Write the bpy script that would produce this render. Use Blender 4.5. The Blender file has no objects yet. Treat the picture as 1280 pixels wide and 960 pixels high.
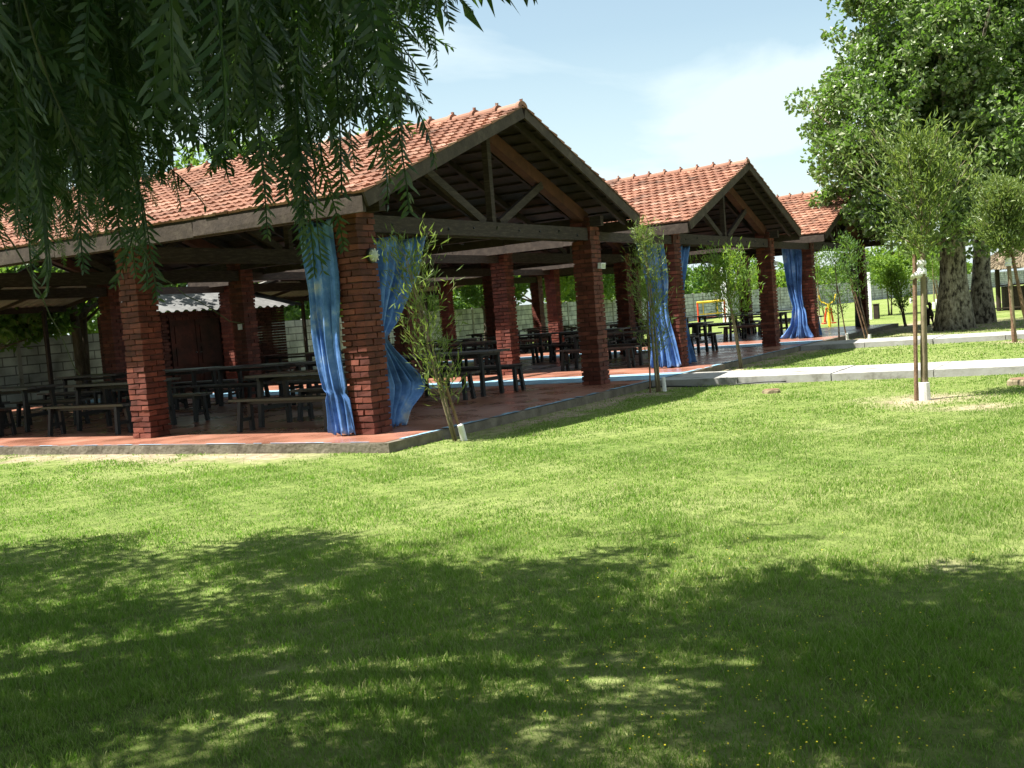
import bpy, math, random
import numpy as np
from mathutils import Vector, Matrix
random.seed(7); RNG = np.random.default_rng(11)
PI = math.pi
sc = bpy.context.scene
COL = sc.collection

# ------------------------------------------------------------------ camera numbers
CAM = np.array([-10.8307, -8.5863, 1.35])
FW = np.array([0.85657029, 0.51209153, -0.06363642])
RT = np.array([0.50709592, -0.85816315, -0.08006079])
UP = np.array([0.09560888, -0.03630792, 0.99475659])
F = 1359.9
GZ = -0.12                     # level of the lawn (terrace floor is z = 0)

def ray(x, y, d):
    v = FW + RT*(x-640)/F - UP*(y-480)/F
    return CAM + v*d/np.linalg.norm(v)

# ------------------------------------------------------------------ mesh helpers
def np_mesh(name, V, faces, mat, parent=None, smooth=False, sizes=None):
    """faces: (n,k) int array, or flat array with sizes"""
    V = np.asarray(V, dtype=np.float32)
    me = bpy.data.meshes.new(name)
    if sizes is None:
        faces = np.asarray(faces, dtype=np.int32)
        n, k = faces.shape
        sizes = np.full(n, k, dtype=np.int32); flat = faces.ravel()
    else:
        flat = np.asarray(faces, dtype=np.int32); sizes = np.asarray(sizes, dtype=np.int32); n = len(sizes)
    me.vertices.add(len(V)); me.vertices.foreach_set('co', V.ravel())
    me.loops.add(len(flat)); me.loops.foreach_set('vertex_index', flat)
    me.polygons.add(n)
    st = np.zeros(n, dtype=np.int32); st[1:] = np.cumsum(sizes)[:-1]
    me.polygons.foreach_set('loop_start', st)
    me.update(calc_edges=True)
    me.polygons.foreach_set('use_smooth', np.full(n, smooth, dtype=bool))
    me.materials.append(mat)
    o = bpy.data.objects.new(name, me); COL.objects.link(o)
    if parent: o.parent = parent
    return o

class MB:
    def __init__(s): s.V = []; s.F = []; s.S = []
    def add(s, vs, fs):
        b = len(s.V); s.V.extend([tuple(v) for v in vs])
        for f in fs: s.F.extend([b+i for i in f]); s.S.append(len(f))
    def box(s, c, size, R=None, jit=0):
        hx, hy, hz = size[0]/2, size[1]/2, size[2]/2
        vs = [Vector((x, y, z)) for z in (-hz, hz) for x, y in ((-hx, -hy), (hx, -hy), (hx, hy), (-hx, hy))]
        if jit: vs = [v+Vector((random.uniform(-jit, jit), random.uniform(-jit, jit), random.uniform(-jit, jit))) for v in vs]
        if R is not None: vs = [R @ v for v in vs]
        c = Vector(c)
        s.add([v+c for v in vs], [(3, 2, 1, 0), (4, 5, 6, 7), (0, 1, 5, 4), (1, 2, 6, 5), (2, 3, 7, 6), (3, 0, 4, 7)])
        return s
    def beam(s, a, b, w, h, up=(0, 0, 1), jit=0):
        """square timber from a to b; w across, h along up"""
        a = Vector(a); b = Vector(b); d = b-a; L = d.length; x = d.normalized()
        y = Vector(up).cross(x).normalized(); z = x.cross(y)
        R = Matrix((x, y, z)).transposed()
        return s.box((a+b)/2, (L, w, h), R, jit)
    def tube(s, pts, rad, n=8, cap=True, rough=0.0, flute=0.0):
        P = [Vector(p) for p in pts]; b = len(s.V)
        ref = Vector((1, 0.13, 0)); m = len(P)
        ph = random.random()*6
        for i, p in enumerate(P):
            t = (P[min(i+1, m-1)]-P[max(i-1, 0)])
            if t.length < 1e-9: t = Vector((0, 0, 1))
            t.normalize()
            if abs(t.dot(ref)) > .95: rr = Vector((0, 1, 0))
            else: rr = ref
            u = t.cross(rr).normalized(); v = t.cross(u)
            r = rad[i] if hasattr(rad, '__len__') else rad
            for k in range(n):
                a = 2*PI*k/n
                q = r*(1+random.uniform(-rough, rough)+flute*math.sin(3*a+ph)+flute*.6*math.sin(5*a+ph*2))
                s.V.append(tuple(p+u*math.cos(a)*q+v*math.sin(a)*q))
        for i in range(m-1):
            for k in range(n):
                s.F.extend([b+i*n+k, b+i*n+(k+1) % n, b+(i+1)*n+(k+1) % n, b+(i+1)*n+k]); s.S.append(4)
        if cap:
            s.F.extend([b+k for k in range(n)][::-1]); s.S.append(n)
            s.F.extend([b+(m-1)*n+k for k in range(n)]); s.S.append(n)
        return s
    def build(s, name, mat, parent=None, smooth=False):
        return np_mesh(name, np.array(s.V), np.array(s.F), mat, parent, smooth, np.array(s.S))

def empty(name, loc=(0, 0, 0), rz=0):
    o = bpy.data.objects.new(name, None); COL.objects.link(o)
    o.location = loc; o.rotation_euler = (0, 0, rz); o.empty_display_size = .2
    return o
def tag(o, label=None, cat=None, group=None, kind=None):
    if label: o['label'] = label
    if cat: o['category'] = cat
    if group: o['group'] = group
    if kind: o['kind'] = kind
    return o
def thing(name, label, cat, loc=(0, 0, 0), rz=0, group=None):
    return tag(empty(name, loc, rz), label, cat, group)
def copy_tree(o, parent=None):
    c = o.copy(); COL.objects.link(c)
    if parent: c.parent = parent
    for ch in list(o.children): copy_tree(ch, c)
    return c

# ------------------------------------------------------------------ materials
def new_mat(name):
    m = bpy.data.materials.new(name); m.use_nodes = True
    nt = m.node_tree; b = nt.nodes['Principled BSDF']
    return m, nt, b
def nd(nt, t, **kw):
    n = nt.nodes.new(t)
    for k, v in kw.items(): setattr(n, k, v)
    return n
def ramp(nt, stops):
    r = nd(nt, 'ShaderNodeValToRGB'); e = r.color_ramp.elements
    while len(e) < len(stops): e.new(.5)
    for el, (p, c) in zip(e, stops): el.position = p; el.color = (*c, 1)
    return r
def mat_noise(name, stops, scale=5, rough=.8, bump=.3, bscale=None, detail=6, stretch=None, spec=.3, bdist=.01, coord='Object'):
    m, nt, b = new_mat(name); L = nt.links.new
    tc = nd(nt, 'ShaderNodeTexCoord'); mp = nd(nt, 'ShaderNodeMapping')
    L(tc.outputs[coord], mp.inputs[0])
    if stretch: mp.inputs['Scale'].default_value = stretch
    n = nd(nt, 'ShaderNodeTexNoise'); n.inputs['Scale'].default_value = scale; n.inputs['Detail'].default_value = detail
    n.inputs['Roughness'].default_value = .65
    L(mp.outputs[0], n.inputs[0])
    r = ramp(nt, stops); L(n.outputs[0], r.inputs[0]); L(r.outputs[0], b.inputs['Base Color'])
    b.inputs['Roughness'].default_value = rough; b.inputs['Specular IOR Level'].default_value = spec
    if bump:
        n2 = nd(nt, 'ShaderNodeTexNoise'); n2.inputs['Scale'].default_value = bscale or scale*4; n2.inputs['Detail'].default_value = 6
        L(mp.outputs[0], n2.inputs[0])
        bp = nd(nt, 'ShaderNodeBump'); bp.inputs['Strength'].default_value = bump; bp.inputs['Distance'].default_value = bdist
        L(n2.outputs[0], bp.inputs['Height']); L(bp.outputs[0], b.inputs['Normal'])
    return m
def mat_island(name, stops, rough=.7, noise_amt=.35, nscale=6, bump=.2, spec=.3, nstops=((.3, (.55, .55, .55)), (.7, (1.2, 1.2, 1.2)))):
    """each loose piece (brick, tile) its own tone, then weathering"""
    m, nt, b = new_mat(name); L = nt.links.new
    g = nd(nt, 'ShaderNodeNewGeometry'); r = ramp(nt, stops); L(g.outputs['Random Per Island'], r.inputs[0])
    tc = nd(nt, 'ShaderNodeTexCoord'); n = nd(nt, 'ShaderNodeTexNoise'); n.inputs['Scale'].default_value = nscale; n.inputs['Detail'].default_value = 7
    L(tc.outputs['Object'], n.inputs[0]); r2 = ramp(nt, nstops); L(n.outputs[0], r2.inputs[0])
    mx = nd(nt, 'ShaderNodeMix', data_type='RGBA', blend_type='MULTIPLY'); mx.inputs[0].default_value = 1
    L(r.outputs[0], mx.inputs[6]); L(r2.outputs[0], mx.inputs[7]); L(mx.outputs[2], b.inputs['Base Color'])
    b.inputs['Roughness'].default_value = rough; b.inputs['Specular IOR Level'].default_value = spec
    n3 = nd(nt, 'ShaderNodeTexNoise'); n3.inputs['Scale'].default_value = 40; n3.inputs['Detail'].default_value = 5
    L(tc.outputs['Object'], n3.inputs[0])
    bp = nd(nt, 'ShaderNodeBump'); bp.inputs['Strength'].default_value = bump; bp.inputs['Distance'].default_value = .01
    L(n3.outputs[0], bp.inputs['Height']); L(bp.outputs[0], b.inputs['Normal'])
    return m
def mat_leaf(name, stops, rough=.5, trans=.35, tcol=(.12, .25, .02), spec=.4, nscale=.6):
    m, nt, b = new_mat(name); L = nt.links.new
    g = nd(nt, 'ShaderNodeNewGeometry'); r = ramp(nt, stops); L(g.outputs['Random Per Island'], r.inputs[0])
    tc = nd(nt, 'ShaderNodeTexCoord'); n = nd(nt, 'ShaderNodeTexNoise'); n.inputs['Scale'].default_value = nscale; n.inputs['Detail'].default_value = 3
    L(tc.outputs['Object'], n.inputs[0]); r2 = ramp(nt, ((.33, (.74, .78, .70)), (.67, (1.26, 1.18, 1.24)))); L(n.outputs[0], r2.inputs[0])
    mx = nd(nt, 'ShaderNodeMix', data_type='RGBA', blend_type='MULTIPLY'); mx.inputs[0].default_value = 1
    L(r.outputs[0], mx.inputs[6]); L(r2.outputs[0], mx.inputs[7]); L(mx.outputs[2], b.inputs['Base Color'])
    b.inputs['Roughness'].default_value = rough; b.inputs['Specular IOR Level'].default_value = spec
    t = nd(nt, 'ShaderNodeBsdfTranslucent'); t.inputs[0].default_value = (*tcol, 1)
    ms = nd(nt, 'ShaderNodeMixShader'); ms.inputs[0].default_value = trans
    L(b.outputs[0], ms.inputs[1]); L(t.outputs[0], ms.inputs[2])
    L(ms.outputs[0], nt.nodes['Material Output'].inputs[0])
    return m
def mat_plain(name, c, rough=.6, metal=0, spec=.4):
    return mat_noise(name, ((.3, tuple(x*.75 for x in c)), (.7, tuple(min(1, x*1.15) for x in c))), scale=9, rough=rough, bump=.15, spec=spec) if not metal else _metal(name, c, rough)
def _metal(name, c, rough):
    m = mat_noise(name, ((.3, tuple(x*.8 for x in c)), (.7, c)), scale=4, rough=rough, bump=0)
    m.node_tree.nodes['Principled BSDF'].inputs['Metallic'].default_value = .8
    return m

M = {}
M['brick'] = mat_island('painted_brick', ((0, (.070, .018, .011)), (.5, (.115, .029, .018)), (1, (.165, .048, .030))), rough=.75, nscale=5)
M['brick_raw'] = mat_island('dark_common_brick', ((0, (.045, .020, .014)), (1, (.09, .036, .025))), rough=.85)
M['twig'] = mat_noise('green_brown_twig', ((.3, (.03, .04, .015)), (.7, (.08, .085, .035))), scale=20, rough=.8, bump=.2)
M['mortar'] = mat_noise('mortar', ((.3, (.05, .02, .015)), (.7, (.10, .04, .03))), scale=20)
M['tile'] = mat_island('clay_roof_tile', ((0, (.165, .072, .046)), (.45, (.215, .096, .060)), (.85, (.26, .125, .082)), (1, (.31, .18, .13))), rough=.8, nscale=2.2,
                       nstops=((.28, (.38, .42, .42)), (.42, (.85, .85, .82)), (.6, (1.05, 1.05, 1.03)), (.78, (1.25, 1.25, 1.2))))
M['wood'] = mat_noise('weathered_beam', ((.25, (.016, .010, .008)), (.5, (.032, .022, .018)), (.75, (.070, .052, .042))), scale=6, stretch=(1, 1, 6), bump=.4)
M['wood_grey'] = mat_noise('greyed_board', ((.25, (.022, .015, .011)), (.55, (.048, .034, .025)), (.8, (.085, .067, .050))), scale=7, bump=.4)
M['wood_red'] = mat_noise('red_stained_beam', ((.3, (.05, .018, .011)), (.7, (.10, .036, .022))), scale=6, bump=.3)
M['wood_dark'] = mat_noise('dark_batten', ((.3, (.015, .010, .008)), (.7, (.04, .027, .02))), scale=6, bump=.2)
M['table'] = mat_noise('dark_varnished_plank', ((.3, (.014, .009, .007)), (.7, (.034, .020, .015))), scale=8, rough=.35, bump=.15, spec=.5)
M['table_leg'] = mat_noise('black_painted_leg', ((.3, (.006, .006, .006)), (.7, (.015, .013, .013))), scale=8, rough=.5, bump=.1)
M['concrete'] = mat_noise('path_concrete', ((.33, (.13, .12, .10)), (.45, (.25, .24, .22)), (.7, (.33, .325, .31))), scale=2.5, rough=.9, bump=.3, bscale=30)
M['kerb'] = mat_noise('worn_kerb_concrete', ((.3, (.075, .062, .045)), (.7, (.19, .165, .125))), scale=4, rough=.95, bump=.6, bscale=14, bdist=.03)
M['blue_paint'] = mat_noise('faded_blue_paint', ((.35, (.12, .22, .30)), (.5, (.19, .33, .42)), (.75, (.28, .42, .50))), scale=3, rough=.5, bump=.1)
M['metal_roof'] = mat_noise('corrugated_zinc', ((.3, (.06, .06, .058)), (.7, (.13, .13, .125))), scale=3, rough=.85, bump=.1)
M['bark_pale'] = mat_noise('pale_pocked_bark', ((.40, (.03, .024, .018)), (.50, (.20, .175, .13)), (.70, (.42, .39, .31))), scale=9, rough=.95, bump=1, bscale=9, bdist=.05, stretch=(1, 1, .6), detail=8)
M['bark'] = mat_noise('brown_bark', ((.3, (.04, .03, .02)), (.7, (.14, .11, .08))), scale=9, rough=.95, bump=.8, bdist=.03, stretch=(1, 1, .3))
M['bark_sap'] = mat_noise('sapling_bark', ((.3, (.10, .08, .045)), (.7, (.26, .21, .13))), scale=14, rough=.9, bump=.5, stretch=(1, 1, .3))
M['stake'] = mat_noise('rough_stake_wood', ((.3, (.09, .05, .03)), (.7, (.24, .15, .09))), scale=18, rough=.9, bump=.6)
M['white'] = mat_noise('white_sleeve_plastic', ((.3, (.55, .53, .49)), (.7, (.8, .79, .76))), scale=10, rough=.5, bump=.1)
M['zinc_old'] = mat_noise('aged_zinc', ((.3, (.10, .095, .085)), (.7, (.20, .19, .17))), scale=3, rough=.6, bump=0)
M['thatch'] = mat_noise('dry_thatch', ((.3, (.10, .075, .045)), (.55, (.24, .19, .125)), (.8, (.36, .30, .21))), scale=11, rough=.95, bump=1, bdist=.05)
M['fur'] = mat_noise('dark_brown_fur', ((.3, (.010, .008, .006)), (.7, (.035, .022, .014))), scale=25, rough=.8, bump=.8)
M['yellow'] = mat_plain('yellow_enamel', (.75, .50, .04), .35)
M['red'] = mat_plain('red_enamel', (.60, .07, .03), .35)
M['white_paint'] = mat_plain('white_paint', (.75, .76, .76), .5)
M['lamp'] = mat_plain('aged_lamp_glass', (.42, .45, .36), .25)
M['black'] = mat_plain('black_plastic', (.02, .02, .022), .5)
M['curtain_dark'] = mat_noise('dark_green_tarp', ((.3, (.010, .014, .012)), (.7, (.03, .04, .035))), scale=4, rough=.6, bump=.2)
M['door'] = mat_noise('dark_door_wood', ((.3, (.012, .008, .006)), (.6, (.05, .018, .012)), (.8, (.10, .03, .02))), scale=3, rough=.6)
# leaves
M['leaf_pepper'] = mat_leaf('pepper_tree_leaf', ((0, (.010, .026, .011)), (.6, (.019, .041, .016)), (1, (.060, .09, .030))), trans=.22, tcol=(.10, .22, .02), rough=.45)
M['leaf_poplar'] = mat_leaf('poplar_leaf', ((0, (.072, .115, .030)), (.6, (.13, .185, .055)), (.88, (.20, .25, .095)), (1, (.36, .38, .27))), trans=.35, tcol=(.15, .30, .03), rough=.38, spec=.6)
M['leaf_willow'] = mat_leaf('narrow_olive_leaf', ((0, (.055, .098, .018)), (.6, (.105, .160, .032)), (1, (.20, .25, .08))), trans=.35, tcol=(.22, .30, .05), rough=.5)
M['leaf_bright'] = mat_leaf('bright_shrub_leaf', ((0, (.07, .14, .018)), (.6, (.12, .21, .03)), (1, (.18, .27, .05))), trans=.4, tcol=(.24, .38, .03), rough=.5)
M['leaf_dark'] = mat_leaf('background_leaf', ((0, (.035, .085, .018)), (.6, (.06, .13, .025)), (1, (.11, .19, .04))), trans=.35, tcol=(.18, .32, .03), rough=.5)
M['grass'] = mat_leaf('grass_blade', ((0, (.085, .140, .020)), (.45, (.150, .205, .042)), (.8, (.245, .275, .095)), (1, (.40, .37, .20))), trans=.38, tcol=(.16, .38, .02), rough=.6, spec=.25, nscale=.45)
M['flower'] = mat_plain('yellow_petal', (.8, .65, .03), .6)

# blue tarpaulin: worn, dusty towards its edges
def tarp():
    m, nt, b = new_mat('blue_tarpaulin'); L = nt.links.new
    tc = nd(nt, 'ShaderNodeTexCoord')
    n = nd(nt, 'ShaderNodeTexNoise'); n.inputs['Scale'].default_value = 2.2; n.inputs['Detail'].default_value = 8; n.inputs['Roughness'].default_value = .7
    L(tc.outputs['Object'], n.inputs[0])
    r = ramp(nt, ((.32, (.035, .07, .17)), (.43, (.065, .16, .38)), (.55, (.12, .25, .54)), (.63, (.27, .38, .56)), (.72, (.50, .48, .44))))
    L(n.outputs[0], r.inputs[0]); L(r.outputs[0], b.inputs['Base Color'])
    b.inputs['Roughness'].default_value = .6; b.inputs['Specular IOR Level'].default_value = .25
    mp = nd(nt, 'ShaderNodeMapping'); mp.inputs['Scale'].default_value = (1, 1, .6); L(tc.outputs['Object'], mp.inputs[0])
    n2 = nd(nt, 'ShaderNodeTexNoise'); n2.inputs['Scale'].default_value = 14; n2.inputs['Detail'].default_value = 5; L(mp.outputs[0], n2.inputs[0])
    bp = nd(nt, 'ShaderNodeBump'); bp.inputs['Strength'].default_value = .35; bp.inputs['Distance'].default_value = .02
    L(n2.outputs[0], bp.inputs['Height']); L(bp.outputs[0], b.inputs['Normal'])
    t = nd(nt, 'ShaderNodeBsdfTranslucent'); L(r.outputs[0], t.inputs[0])
    ms = nd(nt, 'ShaderNodeMixShader'); ms.inputs[0].default_value = .25
    L(b.outputs[0], ms.inputs[1]); L(t.outputs[0], ms.inputs[2]); L(ms.outputs[0], nt.nodes['Material Output'].inputs[0])
    return m
M['tarp'] = tarp()

def floor_mat():
    m, nt, b = new_mat('polished_terracotta_floor'); L = nt.links.new
    tc = nd(nt, 'ShaderNodeTexCoord')
    n = nd(nt, 'ShaderNodeTexNoise'); n.inputs['Scale'].default_value = 1.3; n.inputs['Detail'].default_value = 8; L(tc.outputs['Object'], n.inputs[0])
    r = ramp(nt, ((.3, (.19, .080, .052)), (.55, (.27, .118, .076)), (.75, (.32, .155, .105)))); L(n.outputs[0], r.inputs[0]); L(r.outputs[0], b.inputs['Base Color'])
    r2 = ramp(nt, ((.35, (.18,)*3), (.65, (.42,)*3))); L(n.outputs[0], r2.inputs[0]); L(r2.outputs[0], b.inputs['Roughness'])
    n2 = nd(nt, 'ShaderNodeTexNoise'); n2.inputs['Scale'].default_value = 12; L(tc.outputs['Object'], n2.inputs[0])
    bp = nd(nt, 'ShaderNodeBump'); bp.inputs['Strength'].default_value = .1; bp.inputs['Distance'].default_value = .01
    L(n2.outputs[0], bp.inputs['Height']); L(bp.outputs[0], b.inputs['Normal'])
    return m
M['floor'] = floor_mat()

def lawn_mat():
    m, nt, b = new_mat('lawn_ground'); L = nt.links.new
    tc = nd(nt, 'ShaderNodeTexCoord')
    def noise(s, d=6):
        n = nd(nt, 'ShaderNodeTexNoise'); n.inputs['Scale'].default_value = s; n.inputs['Detail'].default_value = d; n.inputs['Roughness'].default_value = .65
        L(tc.outputs['Object'], n.inputs[0]); return n
    a = noise(.35); r = ramp(nt, ((.3, (.10, .145, .034)), (.5, (.145, .185, .052)), (.72, (.21, .23, .095)))); L(a.outputs[0], r.inputs[0])
    f = noise(7, 8); r2 = ramp(nt, ((.3, (.55, .6, .5)), (.7, (1.35, 1.3, 1.3)))); L(f.outputs[0], r2.inputs[0])
    mx = nd(nt, 'ShaderNodeMix', data_type='RGBA', blend_type='MULTIPLY'); mx.inputs[0].default_value = 1
    L(r.outputs[0], mx.inputs[6]); L(r2.outputs[0], mx.inputs[7])
    # sandy strip in front of the terrace kerb, sunk soil patches
    sp = nd(nt, 'ShaderNodeSeparateXYZ'); L(tc.outputs['Object'], sp.inputs[0])
    def mth(op, x, y=None, clamp=False):
        q = nd(nt, 'ShaderNodeMath', operation=op); q.use_clamp = clamp
        for i, v in enumerate((x, y)):
            if v is None: continue
            if isinstance(v, (int, float)): q.inputs[i].default_value = v
            else: L(v, q.inputs[i])
        return q.outputs[0]
    n3 = noise(1.6)
    w = mth('MULTIPLY', mth('SUBTRACT', n3.outputs[0], .5), 2.2)
    du = mth('ADD', mth('ABSOLUTE', mth('ADD', sp.outputs[0], 1.15)), w)          # around u = -1.15
    s1 = mth('SUBTRACT', 1.0, mth('MULTIPLY', du, 1.5), True)
    s1 = mth('MULTIPLY', s1, mth('MULTIPLY', mth('ADD', sp.outputs[1], .5), .8, True))
    dv = mth('ADD', mth('ABSOLUTE', mth('ADD', sp.outputs[1], 1.25)), w)          # along the gable side kerb
    s2 = mth('SUBTRACT', 1.0, mth('MULTIPLY', dv, 2.0), True)
    s2 = mth('MULTIPLY', s2, mth('MULTIPLY', sp.outputs[0], .6, True))
    s = mth('MAXIMUM', s1, s2)
    for (px, py, rr) in ((3.35, -6.05, .9), (2.48, -6.78, .55), (24.5, -3.2, 4.5), (15, -5.9, .6), (8.7, 17.2, 3), (-5.0, -7.6, .2), (-4.2, -9.3, .25), (-6.8, -6.6, .14), (-7.4, -5.2, .12)):
        cx = nd(nt, 'ShaderNodeCombineXYZ'); cx.inputs[0].default_value = px; cx.inputs[1].default_value = py; cx.inputs[2].default_value = 0
        vm = nd(nt, 'ShaderNodeVectorMath', operation='DISTANCE'); L(tc.outputs['Object'], vm.inputs[0]); L(cx.outputs[0], vm.inputs[1])
        k = mth('SUBTRACT', 1.15, mth('ADD', mth('MULTIPLY', vm.outputs['Value'], 1/rr), w), True)
        s = mth('MAXIMUM', s, k)
    soil = ramp(nt, ((.3, (.17, .13, .085)), (.7, (.40, .33, .23)))); L(f.outputs[0], soil.inputs[0])
    m2 = nd(nt, 'ShaderNodeMix', data_type='RGBA'); L(s, m2.inputs[0]); L(mx.outputs[2], m2.inputs[6]); L(soil.outputs[0], m2.inputs[7])
    L(m2.outputs[2], b.inputs['Base Color']); b.inputs['Roughness'].default_value = .95; b.inputs['Specular IOR Level'].default_value = .1
    n4 = noise(28, 8); bp = nd(nt, 'ShaderNodeBump'); bp.inputs['Strength'].default_value = .9; bp.inputs['Distance'].default_value = .04
    L(n4.outputs[0], bp.inputs['Height']); L(bp.outputs[0], b.inputs['Normal'])
    return m
M['lawn'] = lawn_mat()

def wall_mat():
    m, nt, b = new_mat('precast_wall_panel'); L = nt.links.new
    tc = nd(nt, 'ShaderNodeTexCoord'); mp = nd(nt, 'ShaderNodeMapping')
    L(tc.outputs['UV'], mp.inputs[0])
    br = nd(nt, 'ShaderNodeTexBrick'); br.inputs['Scale'].default_value = 1
    br.inputs['Brick Width'].default_value = .75; br.inputs['Row Height'].default_value = .25; br.inputs['Mortar Size'].default_value = .018
    br.inputs['Color1'].default_value = (.46, .47, .46, 1); br.inputs['Color2'].default_value = (.34, .36, .36, 1); br.inputs['Mortar'].default_value = (.13, .13, .13, 1)
    L(mp.outputs[0], br.inputs[0])
    n = nd(nt, 'ShaderNodeTexNoise'); n.inputs['Scale'].default_value = 2; n.inputs['Detail'].default_value = 8; L(tc.outputs['Object'], n.inputs[0])
    r = ramp(nt, ((.3, (.5, .5, .48)), (.65, (1.15, 1.15, 1.12)))); L(n.outputs[0], r.inputs[0])
    mx = nd(nt, 'ShaderNodeMix', data_type='RGBA', blend_type='MULTIPLY'); mx.inputs[0].default_value = 1
    L(br.outputs[0], mx.inputs[6]); L(r.outputs[0], mx.inputs[7]); L(mx.outputs[2], b.inputs['Base Color'])
    b.inputs['Roughness'].default_value = .9
    bp = nd(nt, 'ShaderNodeBump'); bp.inputs['Strength'].default_value = .6; bp.inputs['Distance'].default_value = .02
    L(br.outputs['Fac'], bp.inputs['Height']); bp.invert = True; L(bp.outputs[0], b.inputs['Normal'])
    return m
M['wall'] = wall_mat()

# ------------------------------------------------------------------ setting: ground, terrace, paths
lawn = np_mesh('lawn', [(-700, -700, GZ), (900, -700, GZ), (900, 900, GZ), (-700, 900, GZ)], [(0, 1, 2, 3)], M['lawn'])
tag(lawn, kind='structure')
FU0, FU1, FV0, FV1 = -.93, 27.9, -.96, 16.2
S_, G_ = 6.44, 3.80
mb = MB(); mb.box(((FU0+FU1)/2, (FV0+FV1)/2, -.15), (FU1-FU0, FV1-FV0, .292))
fl = mb.build('terrace_kerb', M['kerb']); tag(fl, kind='structure')
mb = MB(); mb.add([(FU0+.05, FV0+.10, 0), (FU1-.05, FV0+.10, 0), (FU1-.05, FV1, 0), (FU0+.05, FV1, 0)], [(0, 1, 2, 3)])
fl = mb.build('terrace_floor', M['floor']); tag(fl, kind='structure')
mb = MB()
for u0, u1 in ((6.95, 8.55), (16.9, 18.5)):
    mb.add([(u0, FV0+.10, .004), (u1, FV0+.10, .004), (u1, FV1-.5, .004), (u0, FV1-.5, .004)], [(0, 1, 2, 3)])
random.seed(3)
def worn_strip(a, b, w, n, axis):
    """a thin painted line with a ragged, worn edge"""
    for i in range(n):
        if random.random() < .07: continue
        t0 = a+(b-a)*i/n; t1 = a+(b-a)*(i+1)/n
        w0 = w*random.uniform(.3, 1); 
        if axis == 'v': mb.add([(FU0+.012, t0, .008), (FU0+w0, t0, .008), (FU0+w0, t1, .008), (FU0+.012, t1, .008)], [(0, 1, 2, 3)])
        else: mb.add([(t0, FV0+.012, .008), (t1, FV0+.012, .008), (t1, FV0+w0, .008), (t0, FV0+w0, .008)], [(0, 1, 2, 3)])
worn_strip(FV0+.3, 12, .06, 90, 'v'); worn_strip(FU0+.3, 16, .15, 120, 'u')
fl = mb.build('painted_floor_band', M['blue_paint']); tag(fl, kind='structure')
# concrete paths, cast in slabs with joints
for nm, u0, u1, vend in (('path', 6.65, 8.30, -26), ('path', 15.9, 17.7, -30)):
    mb = MB(); v = FV0-.004; k = 0
    while v > vend:
        L = 1.55
        mb.box(((u0+u1)/2+random.uniform(-.015, .015), v-L/2, -.075+random.uniform(-.006, .006)), (u1-u0, L-.015, .15)); v -= L
    p = mb.build(nm, M['concrete']); tag(p, kind='structure')
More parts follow.
